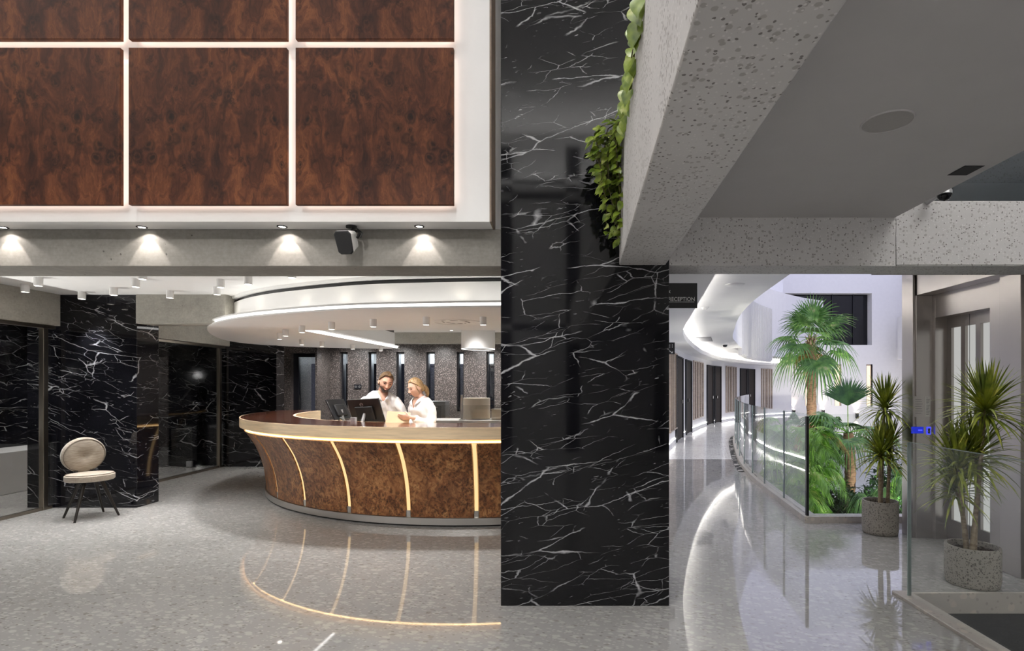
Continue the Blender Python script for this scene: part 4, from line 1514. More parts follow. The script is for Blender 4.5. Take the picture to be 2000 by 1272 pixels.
# wall lights of the atrium
for px, py, lab in ((1549, 806, 'up-and-down wall light on the white atrium wall, left of the tall palm'), (1606, 806, 'up-and-down wall light on the atrium wall, right of the tall palm trunk'),
                    (1672, 812, 'up-and-down wall light behind the crown of the short palm'), (1735, 812, 'up-and-down wall light on the atrium wall behind the potted plant')):
    p = at(px, py, FW)
    t = thing('wall_light', lab, 'light', (p.x, FW, p.z), 0, 'up-and-down lights on the atrium wall')
    MB().box(-.06, -.16, -.14, .06, -.04, .14).build('housing', M['black'], t, bevel=.01)
    MB().box(-.03, -.05, -.05, .03, .0, .05).build('wall_mount', M['black'], t)
    MB().box(-.045, -.145, .1405, .045, -.055, .143).build('lens', M['lamp_face'], t)
    for sgn in (1, -1):
        spot('sconce_beam', (p.x, FW - .11, p.z + sgn * .15), 14 if sgn > 0 else 9, 76, .9, (1, .84, .64), .03, (p.x, FW - .04, p.z + sgn * 2))
# ================================================================== plants
def blade(mb, pts, widths, side):
    """a leaf strip through pts with half-widths, slightly folded along the midrib"""
    n = len(pts)
    vs = []
    for i, (p, w) in enumerate(zip(pts, widths)):
        p = Vector(p)
        d = (Vector(pts[min(i + 1, n - 1)]) - Vector(pts[max(i - 1, 0)])).normalized()
        s = side - d * side.dot(d)
        s = s.normalized() if s.length > 1e-6 else d.orthogonal().normalized()
        up = s.cross(d) * (w * .35)
        vs += [p + s * w + up, p, p - s * w + up]
    fs = []
    for i in range(n - 1):
        a, b = 3 * i, 3 * (i + 1)
        fs += [(a, a + 1, b + 1, b), (a + 1, a + 2, b + 2, b + 1)]
    mb.add(vs, fs)


def fan_frond(leaf, stem, base, d, petiole, rad, rg, droop=.5, span=R(125), nseg=26, sag=.25, wseg=.032):
    """palmate leaf: petiole curving from base along d, then radiating pleated segments that droop at the tips"""
    d = Vector(d).normalized()
    up = Vector((0, 0, 1))
    pts = []
    for k in range(6):
        t = k / 5
        pts.append(base + d * petiole * t - up * sag * petiole * t * t * .6)
    stem.tube(pts, [.014, .012, .011, .010, .009, .008], 6)
    h = pts[-1]
    f = (pts[-1] - pts[-2]).normalized()
    side = f.cross(up)
    side = side.normalized() if side.length > .05 else Vector((1, 0, 0))
    nrm = side.cross(f).normalized()
    tw = rg.uniform(-.35, .35)
    q = Quaternion(f, tw)
    side, nrm = q @ side, q @ nrm
    for k in range(nseg):
        a = -span + 2 * span * k / (nseg - 1) + rg.uniform(-.02, .02)
        dr = (f * math.cos(a) + side * math.sin(a) + nrm * .12 * math.cos(a)).normalized()
        ln = rad * (.72 + .28 * math.cos(a * .6)) * rg.uniform(.92, 1.06)
        ps = []
        for j in range(6):
            t = j / 5
            dd = droop * rg.uniform(.85, 1.15)
            g = max(0, t - .45)
            ps.append(h + dr * ln * (t - .25 * g * dd) - up * ln * dd * (g ** 1.6) * 1.9 - up * .06 * ln * t * t)
        w = wseg * rad
        blade(leaf, ps, [w * .25, w * .9, w * 1.1, w * .8, w * .45, w * .08], (side * math.cos(a) - f * math.sin(a)))


def ptex(o): return o


def palm(label, base, height, r0, r1, lean, fronds, rad, petiole, seed, leafmat, up_bias=.3, droop=.6, skirt=6, wseg=.032):
    rg = random.Random(seed)
    t = thing('fan_palm', label, 'palm tree', tuple(base))
    top = Vector((lean[0], lean[1], height))
    pts, rs = [], []
    N = 26
    for k in range(N + 1):
        u = k / N
        pts.append(Vector((lean[0] * u * u, lean[1] * u * u, height * u)))
        rs.append((r0 + (r1 - r0) * u) * (1 + (.10 if k % 2 else -.05)) * rg.uniform(.96, 1.04))
    tr = MB().tube(pts, rs, 14).build('trunk', M['palm_bark'], t, smooth=60)
    bs = MB()
    for k in range(22):                     # leaf bases at the neck
        a = k * 2.4
        z = height - .34 + .36 * k / 22
        c = Vector((lean[0] + math.cos(a) * r1 * .8, lean[1] + math.sin(a) * r1 * .8, z))
        bs.tube([c, c + Vector((math.cos(a) * .05, math.sin(a) * .05, .07)), c + Vector((math.cos(a) * .10, math.sin(a) * .10, .15))], [.035, .026, .012], 6, squash=(1, .45))
    bs.build('leaf_base', M['cane_bark'], t)
    leaf, stem, dry = MB(), MB(), MB()
    for k in range(fronds):
        u = k / max(1, fronds - 1)
        a = k * 2.39996 + rg.uniform(-.2, .2)
        el = R(80) * (1 - u) ** 1.1 + R(-38) * u + rg.uniform(-.1, .1) + up_bias * .2
        d = (math.cos(a) * math.cos(el), math.sin(a) * math.cos(el), math.sin(el))
        fan_frond(leaf, stem, top, d, petiole * rg.uniform(.85, 1.1) * (.75 + .25 * u), rad * rg.uniform(.9, 1.08), rg, droop * (.12 + 1.0 * u), sag=.08 + .55 * u, wseg=wseg)
    leaf.build('fronds', M[leafmat], t, fix=False)
    stem.build('petioles', M['bamboo_leaf'], t, smooth=60)
    for k in range(skirt):
        a = k * 2.4 + 1
        d = (math.cos(a) * .75, math.sin(a) * .75, -.75)
        fan_frond(dry, dry, top - Vector((0, 0, .1)), d, petiole * .55, rad * .6, rg, 1.1, nseg=14, sag=.6)
    if skirt: dry.build('dry_fronds', M['dry_leaf'], t, fix=False)
    return t


palm('tall fan palm with shaggy green crown in front of the black atrium window', (8.24, 18.0, -1.5), 4.55, .165, .125, (-.02, 0), 17, .95, .88, 3, 'palm_leaf', droop=.80, skirt=3)


def short_palm():
    rg = random.Random(8)
    bx, by = (1652 - CX) / FX * 12.0, 12.0
    t = thing('fan_palm', 'short fan palm with upright open fan leaf and leaning brown trunk behind the glass', 'palm tree', (bx, by, -1.5))
    H = 1.92
    pts = [Vector((.10 * math.sin(u * 2.6), 0, H * u)) for u in [k / 24 for k in range(25)]]
    MB().tube(pts, [(.125 - .025 * k / 24) * (1.08 if k % 2 else .95) for k in range(25)], 14).build('trunk', M['palm_bark'], t, smooth=60)
    top = pts[-1]
    leaf, stem, deep = MB(), MB(), MB()
    # upright fan, two left fans, drooping ones
    specs = [((.10, .22, 1.0), .66, .74, .10, 'u'), ((-.75, -.1, .55), .72, .78, .55, 'l'), ((-.95, .1, .12), .62, .80, .9, 'l'), ((.85, .2, .30), .60, .74, .7, 'l'),
             ((.35, -.6, .25), .55, .72, .8, 'l'), ((-.35, -.7, .05), .60, .72, .9, 'l'), ((.8, -.2, -.15), .5, .7, 1.0, 'l'), ((-.6, .5, .5), .6, .7, .6, 'l'), ((.3, .8, .4), .6, .7, .6, 'l'),
             ((-.45, .5, .75), .5, .60, .35, 'l')]
    for d, pet, rad, dr, kind in specs:
        fan_frond(deep if kind == 'u' else leaf, stem, top, d, pet, rad, rg, dr, span=R(112 if kind != 'u' else 56), nseg=30, sag=.1 if kind[0] == 'u' else .35, wseg=.036)
    leaf.build('fronds', M['palm_leaf'], t, fix=False)
    deep.build('young_frond', M['palm_leaf_deep'], t, fix=False)
    stem.build('petioles', M['bamboo_leaf'], t, smooth=60)


short_palm()


def pinnate(leaf, stem, base, d, length, rg, arch=.8, n=26, ll=.22, w=.010):
    """arching feathered frond with narrow leaflets"""
    d = Vector(d).normalized()
    up = Vector((0, 0, 1))
    pts = []
    for k in range(9):
        t = k / 8
        pts.append(base + d * length * t - up * arch * length * t ** 2.2 * .85)
    stem.tube(pts, [.009 - .0007 * k for k in range(9)], 5)
    for k in range(n):
        t = .12 + .88 * k / n
        i = min(7, int(t * 8))
        u = t * 8 - i
        p = pts[i].lerp(pts[i + 1], u)
        f = (pts[i + 1] - pts[i]).normalized()
        s = f.cross(up)
        s = s.normalized() if s.length > .05 else Vector((1, 0, 0))
        L = ll * math.sin(PI * (.12 + .80 * t)) * rg.uniform(.85, 1.15)
        for sg in (-1, 1):
            dr = (s * sg * .8 + f * .6 + up * rg.uniform(-.05, .25)).normalized()
            ps = [p, p + dr * L * .45 - up * L * .12, p + dr * L * .85 - up * L * rg.uniform(.45, .8)]
            blade(leaf, ps, [w * .6, w, w * .08], f)


def feather_clump(label, name, cat, base, height, n, spread, seed, leafmat, arch=.9, ll=.22, w=.010, dry=0):
    rg = random.Random(seed)
    t = thing(name, label, cat, tuple(base))
    leaf, stem, cane, dl = MB(), MB(), MB(), MB()
    for k in range(n):
        a = k * 2.4 + rg.uniform(-.3, .3)
        r = spread * .18 * math.sqrt(rg.random())
        h = height * rg.uniform(.30, .72)
        b0 = Vector((math.cos(a) * r, math.sin(a) * r, 0))
        b1 = b0 + Vector((math.cos(a) * .12 * h, math.sin(a) * .12 * h, h))
        if k % 2 == 0:
            cane.tube([b0, b0.lerp(b1, .5), b1], [.014, .012, .009], 6)
        el = rg.uniform(R(28), R(78))
        d = (math.cos(a) * math.cos(el), math.sin(a) * math.cos(el), math.sin(el))
        L_ = spread * 1.2
        for _ in range(6):      # fronds lean away from the glass
            tip = Vector(base) + b1 + Vector(d) * L_
            if tip.y > 6.3 and tip.x > path_at_y(INP, max(tip.y, 5.8)) + .30: break
            d = (d[0] + .45, d[1] + .25, d[2])
            q_ = Vector(d).normalized()
            d = (q_.x, q_.y, q_.z)
        use = dl if k < dry else leaf
        pinnate(use, stem, b1, d, spread * rg.uniform(.75, 1.15), rg, arch, 30, ll, w)
    leaf.build('foliage', M[leafmat], t, fix=False)
    stem.build('stems', M['bamboo_leaf'], t)
    cane.build('canes', M['bamboo_leaf'], t, smooth=60)
    if dry: dl.build('dry_foliage', M['dry_leaf'], t, fix=False)
    return t


GZ = -1.5
feather_clump('tall bright green feathery clump behind the curved glass at the left', 'areca_palm', 'plant', (3.55, 8.5, GZ), 3.0, 30, .56, 11, 'bamboo_leaf', 1.15, .34, .0085)
feather_clump('bright green feathery clump just right of the dark corner post', 'areca_palm', 'plant', (3.85, 8.8, GZ), 3.0, 26, .46, 12, 'bamboo_leaf', 1.0, .34, .0085)
feather_clump('drooping green clump with yellowed canes further along the curved glass', 'areca_palm', 'plant', (4.55, 10.8, GZ), 3.1, 26, .95, 13, 'bamboo_leaf', 1.2, .32, .0085, dry=6)
feather_clump('airy pale feathery plant standing between the two wall lights', 'feather_palm', 'plant', (6.1, 13.2, GZ), 3.3, 18, .9, 14, 'palm_leaf', .7, .24, .010)
feather_clump('drooping green clump behind the stone pot at the foot of the wall', 'areca_palm', 'plant', (5.3, 9.0, GZ), 2.2, 12, .50, 15, 'palm_leaf', 1.1, .36, .0085)


def shrub(label, base, r, h, n, seed, mat, ll=.16, w=.028):
    rg = random.Random(seed)
    t = thing('shrub', label, 'shrub', tuple(base))
    leaf, stem = MB(), MB()
    for k in range(n):
        a = rg.uniform(0, 2 * PI)
        rr = r * math.sqrt(rg.random())
        tip = Vector((math.cos(a) * rr, math.sin(a) * rr, h * (1 - .55 * (rr / r) ** 2) * rg.uniform(.35, 1.05)))
        if k % 6 == 0:
            stem.tube([Vector((tip.x * .15, tip.y * .15, 0)), tip * .6, tip], [.01, .007, .003], 5)
        for q in range(3):
            b = rg.uniform(0, 2 * PI)
            el = rg.uniform(-.1, 1.1)
            d = Vector((math.cos(b) * math.cos(el), math.sin(b) * math.cos(el), math.sin(el)))
            L = ll * rg.uniform(.6, 1.3)
            blade(leaf, [tip, tip + d * L * .5, tip + d * L - Vector((0, 0, L * .25))], [w * .3, w, w * .08], d.cross(Vector((.3, .1, 1))).normalized())
    leaf.build('foliage', M[mat], t, fix=False)
    stem.build('twigs', M['vine_stem'], t)
    return t


shrub('low dark green shrub round the foot of the short palm', ((1632 - CX) / FX * 11.2, 11.2, GZ), .62, .95, 420, 21, 'shrub_leaf')
shrub('spiky olive shrub at the base of the leaning palm trunk', ((1600 - CX) / FX * 10.8, 10.8, GZ), .55, .8, 340, 22, 'shrub_leaf', .22, .018)
shrub('low shrub behind the dark corner post of the glass', ((1566 - CX) / FX * 9.6, 9.6, GZ), .5, .8, 300, 23, 'shrub_leaf')
shrub('rounded green shrub near the foot of the white atrium wall', (9.3, 20.0, GZ), .9, 1.7, 380, 24, 'palm_leaf_deep', .3, .04)
shrub('green shrub beside the lift post seen through the potted plant', (7.2, 11.8, GZ), .6, 1.3, 320, 25, 'palm_leaf_deep', .24, .03)


# ------------------------------------------------------------------ potted dracaenas
def dracaena(label, loc, rz, canes, seed, pot_r=.16, pot_h=.325, lim=.195):
    rg = random.Random(seed)
    t = thing('potted_dracaena', label, 'potted plant', loc, rz)
    MB().lathe([(.0001, 0), (pot_r * .90, 0), (pot_r * .96, .008), (pot_r, .05), (pot_r * 1.0, pot_h - .01), (pot_r * .985, pot_h), (pot_r * .90, pot_h), (pot_r * .88, pot_h - .012), (pot_r * .87, pot_h - .05), (.0001, pot_h - .05)], 56).build('pot', M['pot_stone'], t, smooth=50)
    s = MB()
    for k in range(160):
        a, r = rg.uniform(0, 2 * PI), pot_r * .86 * math.sqrt(rg.random())
        s.ell((math.cos(a) * r, math.sin(a) * r, pot_h - .047 + rg.uniform(0, .010)), (.013 * rg.uniform(.6, 1.3), .009, .006), 6, 4, Matrix.Rotation(rg.uniform(0, 3), 3, 'Z'))
    s.cyl((0, 0), pot_r * .87, pot_h - .06, pot_h - .045, 32)
    so = s.build('bark_mulch', M['soil'], t)
    so['kind'] = 'stuff'
    for ci, (x, y, pts, rad, nl) in enumerate(canes):
        P = [Vector((x, y, pot_h - .06))] + [Vector(p) for p in pts]
        P = [Vector(p) for p in spline([tuple(p) for p in P], 5)]
        r = [.017 - .005 * k / (len(P) - 1) for k in range(len(P))]
        r = [q * (1.07 if k % 2 else .97) for k, q in enumerate(r)]
        cn = MB().tube(P, r, 10).build('cane', M['cane_bark'], t, smooth=60)
        lf = MB()
        top = P[-1]
        nl = int(nl * 1.45)
        for k in range(nl):
            u = k / nl
            a = k * 2.39996 + rg.uniform(-.15, .15)
            el = R(87) - R(98) * u ** .95 + rg.uniform(-.10, .10)
            L = rad * rg.uniform(.85, 1.12) * (.80 + .28 * math.sin(PI * min(1, u + .15)))
            b = top - Vector((0, 0, .11 * u)) + Vector((math.cos(a), math.sin(a), 0)) * .012
            d = Vector((math.cos(a) * math.cos(el), math.sin(a) * math.cos(el), math.sin(el)))
            sag = (.06 + .58 * u) * L * rg.uniform(.8, 1.2)
            ps = [b + d * L * q - Vector((0, 0, sag * q ** 2.3)) for q in (0, .18, .4, .62, .82, 1.0)]
            mx = max(q.x for q in ps)
            if mx > lim:      # leaves bend short of the steel lift surround
                ps = [Vector((b.x + (q.x - b.x) * max(.15, (lim - b.x) / (mx - b.x)), q.y - (q.x - b.x) * .25, q.z)) for q in ps]
            w = .0092 * rad / .28
            sd = Vector((-math.sin(a), math.cos(a), 0))
            blade(lf, ps, [w * .75, w * .95, w, w * .8, w * .45, w * .04], sd)
        lf.build('leaf_rosette', M['dracaena_leaf'], cn, fix=False)
    return t


dracaena('potted dracaena in a pitted grey stone pot, the full pot standing before the palms', (at(1719, 1040, 5.37).x, 5.37, 0), 0,
         [(-.02, -.03, [(-.02, -.03, .55), (-.015, -.04, .84)], .35, 80), (.085, .02, [(.10, .02, .6), (.115, .03, .92)], .30, 60), (.03, .04, [(.05, .05, .7), (.06, .05, 1.02), (.075, .04, 1.30)], .33, 76)], 31)
dracaena('potted dracaena in a grey pot seen through the stair balustrade glass before the lift', (at(1903, 1120, 3.97).x, 3.99, 0), 0,
         [(-.02, -.02, [(-.0, -.03, .5), (.02, -.04, .78), (.06, -.02, 1.08), (.10, 0, 1.33)], .37, 84), (.03, .02, [(.04, .02, .5), (.06, .03, .72), (.05, .04, .98)], .36, 76), (-.02, .03, [(-.05, .02, .45), (-.09, .02, .90)], .36, 70), (0, .05, [(-.02, .06, .45), (-.06, .09, .72)], .30, 50)], 32, .172, .285, .40)


# ------------------------------------------------------------------ trailing pothos over the parapet
def heart(mb, p, d, n, size, rg):
    """heart-shaped leaf: p attachment, d direction of the tip, n face normal"""
    d = Vector(d).normalized()
    s = d.cross(n).normalized()
    n = s.cross(d).normalized()
    out = [(0, 0), (-.09, .20), (-.04, .36), (.08, .47), (.24, .51), (.42, .475), (.62, .36), (.80, .22), (.95, .09), (1.10, 0)]
    vs, fs = [], []
    mid = [(.0, 0), (.02, 0), (.05, 0), (.12, 0), (.25, 0), (.43, 0), (.62, 0), (.80, 0), (.95, 0), (1.10, 0)]
    for i, (u, v) in enumerate(out):
        curl = -.16 * (u ** 2)
        m = mid[i]
        vs.append(p + (d * m[0] + n * curl) * size)
        vs.append(p + (d * u + s * v + n * (curl + .16 * abs(v))) * size)
        vs.append(p + (d * u - s * v + n * (curl + .16 * abs(v))) * size)
    for i in range(len(out) - 1):
        a, b = 3 * i, 3 * (i + 1)
        fs += [(a, a + 1, b + 1, b), (a, b, b + 2, a + 2)]
    mb.add(vs, fs)


def pothos():
    rg = random.Random(77)
    base = Vector((.33, 3.2, 2.985))
    t = thing('trailing_pothos', 'yellow-green trailing pothos hanging over the grey parapet before the black pillar', 'plant', tuple(base))
    leaf, stem, big = MB(), MB(), MB()
    # strands: (px, py) of the end, Y, start Y along the parapet edge
    strands = []
    for k in range(15):
        y = rg.uniform(3.15, 3.52)
        x_edge = .37 - K * (3.583 - y)
        out = rg.uniform(.015, .19) * (1 if k < 11 else .5)
        zend = 3.0 - rg.choice([.25, .3, .4, .45, .55, .32])
        strands.append((y, x_edge, out, zend))
    for y, zend in ((3.47, 2.40), (3.50, 2.47), (3.44, 2.52), (3.40, 2.60), (3.49, 2.44)):
        strands.append((y, .37 - K * (3.583 - y), rg.uniform(.015, .045), zend))
    for i, (y, xe, out, zend) in enumerate(strands):
        pts = [Vector((xe + .06, y, 3.02)), Vector((xe - .01, y - .01, 3.035)), Vector((xe - out * .8, y - .02, 2.98))]
        z = 2.98
        dx = 0
        while z > zend:
            z -= .06
            # strands fall back towards the parapet face as they hang
            u = (2.98 - z) / .55
            pts.append(Vector((xe - max(.014, out * (1 - .55 * u)) + rg.uniform(-.012, .012), y + rg.uniform(-.012, .012), z)))
        stem.tube([p - base for p in pts], .0032, 5)
        for p in pts[1:]:
            for q in range(2):
                a = rg.uniform(PI * .65, PI * 1.75)
                d = Vector((math.cos(a) * .8, math.sin(a) * .8, rg.uniform(-1.0, .1)))
                nn = Vector((-.5 + rg.uniform(-.4, .3), -.9, .55 + rg.uniform(-.3, .5)))
                off = Vector((rg.uniform(-.022, .010), rg.uniform(-.03, .02), rg.uniform(-.02, .02)))
                heart(leaf, p + off - base, d, nn, rg.uniform(.034, .058), rg)
    # bushy shoulder where the strands spill over
    for k in range(60):
        y = rg.uniform(3.1, 3.5)
        xe = .37 - K * (3.583 - y)
        u = rg.random()
        p = Vector((xe - .20 * u ** 1.3, y, 3.02 - .10 * u + rg.uniform(-.05, .03)))
        a = rg.uniform(PI * .7, PI * 1.7)
        heart(leaf, p - base, Vector((math.cos(a), math.sin(a) * .7, rg.uniform(-.7, .3))), Vector((-.4, -.8, .8)), rg.uniform(.03, .052), rg)
    stem.tube([Vector((.33, 3.45, 3.0)) - base, Vector((.22, 3.46, 3.04)) - base, Vector((.165, 3.47, 3.035)) - base], .003, 5)
    for x in (.17, .195, .225, .26, .29):
        heart(leaf, Vector((x, 3.46, 3.03)) - base, Vector((-.7, -.3, rg.uniform(-.6, .3))), Vector((-.2, -.9, .6)), rg.uniform(.03, .045), rg)
    # larger leaves nearer the camera along the parapet top
    for k in range(30):
        y = 2.12 + k * .034 + rg.uniform(-.02, .02)
        xe = .37 - K * (3.583 - y)
        top = 3.03 - .03 * (k % 3)
        p = Vector((xe - rg.uniform(.004, .026), y, top - rg.uniform(0, .10)))
        sz = rg.uniform(.055, .085) if k > 7 else rg.uniform(.07, .10)
        d = Vector((rg.uniform(-.45, .05), rg.uniform(-.5, .3), -.9))
        heart(big, p - base, d, Vector((-.6 + rg.uniform(-.3, .3), -.75, .25 + rg.uniform(-.3, .3))), sz, rg)
        stem.tube([Vector((xe + .05, y + .02, 2.99)) - base, Vector((xe - .005, y, 3.02)) - base, p - base], .003, 5)
    for o_ in (leaf.build('leaves', M['pothos_leaf'], t, fix=False), big.build('large_leaves', M['pothos_leaf'], t, fix=False)):
        o_.data.shade_smooth()
    stem.build('vines', M['vine_stem'], t)


pothos()
# ================================================================== people
def remeshed(mb, voxel, smooth=6, extra=None):
    """one continuous surface out of overlapping volumes"""
    me = bpy.data.meshes.new('tmp')
    me.from_pydata([tuple(p) for p in mb.v], [], mb.f)
    bm = bmesh.new()
    bm.from_mesh(me)
    bmesh.ops.recalc_face_normals(bm, faces=bm.faces)
    bm.to_mesh(me)
    bm.free()
    o = bpy.data.objects.new('tmp', me)
    COL.objects.link(o)
    r = o.modifiers.new('r', 'REMESH')
    r.mode = 'VOXEL'
    r.voxel_size = voxel
    s = o.modifiers.new('s', 'SMOOTH')
    s.iterations = smooth
    s.factor = .5
    dg = bpy.context.evaluated_depsgraph_get()
    out = bpy.data.meshes.new_from_object(o.evaluated_get(dg))
    bpy.data.objects.remove(o)
    bpy.data.meshes.remove(me)
    return out


def link_mesh(name, me, m, parent):
    me.materials.clear()
    me.materials.append(m)
    me.name = name
    me.shade_smooth()
    o = bpy.data.objects.new(name, me)
    COL.objects.link(o)
    o.parent = parent
    return o


def ering(c, rx, ry, n=20, tilt=0.0, power=2.3):
    out = []
    for k in range(n):
        a = 2 * PI * k / n
        ca, sa = math.cos(a), math.sin(a)
        x = abs(ca) ** (2 / power) * (1 if ca >= 0 else -1) * rx
        y = abs(sa) ** (2 / power) * (1 if sa >= 0 else -1) * ry
        out.append(Vector((c[0] + x, c[1] + y, c[2] + tilt * y)))
    return out


def limb(mb, joints, radii, sub=5, n=12):
    P = spline([tuple(j) for j in joints], sub)
    k = len(radii) - 1
    rs = []
    for i in range(len(P)):
        u = i / (len(P) - 1) * k
        j = min(int(u), k - 1)
        rs.append(radii[j] + (radii[j + 1] - radii[j]) * (u - j))
    mb.tube(P, rs, n)


def hand(mb, wrist, direction, palm_n, size, side, curl):
    """palm and five separate bent fingers; palm_n points out of the palm, side = direction of the thumb edge sign"""
    d = Vector(direction).normalized()
    pn = Vector(palm_n)
    pn = (pn - d * pn.dot(d)).normalized()
    s = d.cross(pn).normalized() * side
    w = Vector(wrist)
    L = size
    rings = []
    for u, hw, th in ((0, .030, .022), (.25, .036, .019), (.55, .042, .016), (.82, .043, .014), (1.0, .040, .011)):
        c = w + d * (L * .52 * u)
        rings.append([c + s * (hw * L / .18 * math.cos(2 * PI * k / 12)) + pn * (th * L / .18 * math.sin(2 * PI * k / 12)) for k in range(12)])
    mb.loft(rings)
    for i, (off, fl, cu) in enumerate(((.031, .40, .9), (.011, .45, 1.0), (-.010, .42, 1.08), (-.030, .34, 1.2))):
        b = w + d * (L * (.50 if i in (1, 2) else .475)) + s * off * L / .18
        c = curl * cu
        p = [b]
        a = c * .35
        for seg in (.42, .32, .26):
            q = d * math.cos(a) + pn * math.sin(a)
            p.append(p[-1] + q * fl * L * seg)
            a += c * .5
        mb.tube(p, [.0088 * L / .18, .0085 * L / .18, .0077 * L / .18, .0058 * L / .18], 8)
    b = w + d * (L * .12) + s * (.030 * L / .18)
    p = [b, b + (d * .55 + s * .75 + pn * .25).normalized() * L * .16, b + (d * .8 + s * .62 + pn * .42).normalized() * L * .28, b + (d * .95 + s * .45 + pn * .55).normalized() * L * .37]
    mb.tube(p, [.0125 * L / .18, .0110 * L / .18, .0092 * L / .18, .0065 * L / .18], 8)


def head_shape(mb, c, rot, s, male):
    """skull, jaw, nose, brow, ears; local face direction is -y"""
    c = Vector(c)
    vs, fs = [], []
    nu, nv = 40, 28
    for j in range(nv + 1):
        t = PI * j / nv
        for i in range(nu):
            a = 2 * PI * i / nu
            x, y, z = math.sin(t) * math.cos(a), math.sin(t) * math.sin(a), math.cos(t)
            X, Y, Z = x * .075, y * .096, z * .118
            if z < 0:
                k = (-z) ** 1.4
                X *= 1 - (.34 if male else .42) * k
                Y = Y * (1 - .30 * k) - .020 * k if y < 0 else Y * (1 - .45 * k)
            if y < 0:
                Y *= 1 - .10 * abs(x) * (1 - abs(z))
                # eye hollows
                for ex in (-.031, .031):
                    g = math.exp(-(((X - ex) / .016) ** 2 + ((Z - .008) / .012) ** 2))
                    Y += .011 * g
                # brow, lips, chin, cheek
                Y -= .005 * math.exp(-((Z - .030) / .011) ** 2) * (abs(X) < .055) * (1.2 if male else .6)
                Y -= .006 * math.exp(-(((X) / .020) ** 2 + ((Z + .056) / .010) ** 2))
                Y -= .009 * math.exp(-(((X) / .022) ** 2 + ((Z + .097) / .016) ** 2))
                for ex in (-.040, .040):
                    Y -= .005 * math.exp(-(((X - ex) / .02) ** 2 + ((Z + .018) / .02) ** 2))
            vs.append(c + rot @ (Vector((X, Y, Z)) * s))
    for j in range(nv):
        for i in range(nu):
            i2 = (i + 1) % nu
            fs.append((j * nu + i, (j + 1) * nu + i, (j + 1) * nu + i2, j * nu + i2))
    mb.add(vs, fs)

    def P(x, y, z): return c + rot @ (Vector((x, y, z)) * s)
    mb.tube([P(0, -.088, .020), P(0, -.099, .0), P(0, -.106, -.018), P(0, -.110, -.027), P(0, -.098, -.038)], [.0065 * s, .0075 * s, .0095 * s, .0105 * s, .008 * s], 10)
    for sx in (-1, 1):
        mb.ell(P(sx * .009, -.099, -.031), (.0075 * s, .009 * s, .006 * s), 10, 8)
        mb.ell(P(sx * .076, .008, -.006), (.0085 * s, .020 * s, .032 * s), 12, 10, rot)
    return P


def shell(c, rot, s, rx, ry, rz, keep, warp=None, nu=48, nv=36):
    """part of an enlarged skull kept where keep(x, y, z) of the unit sphere is true (hair, beard)"""
    c = Vector(c)
    mb = MB()
    vs, ok = [], []
    for j in range(nv + 1):
        t = PI * j / nv
        for i in range(nu):
            a = 2 * PI * i / nu
            x, y, z = math.sin(t) * math.cos(a), math.sin(t) * math.sin(a), math.cos(t)
            v = Vector((x * rx, y * ry, z * rz))
            if warp: v = warp(x, y, z, v)
            vs.append(c + rot @ (v * s))
            ok.append(keep(x, y, z))
    fs = []
    for j in range(nv):
        for i in range(nu):
            q = (j * nu + i, (j + 1) * nu + i, (j + 1) * nu + (i + 1) % nu, j * nu + (i + 1) % nu)
            if all(ok[k] for k in q): fs.append(q)
    mb.add(vs, fs)
    return mb


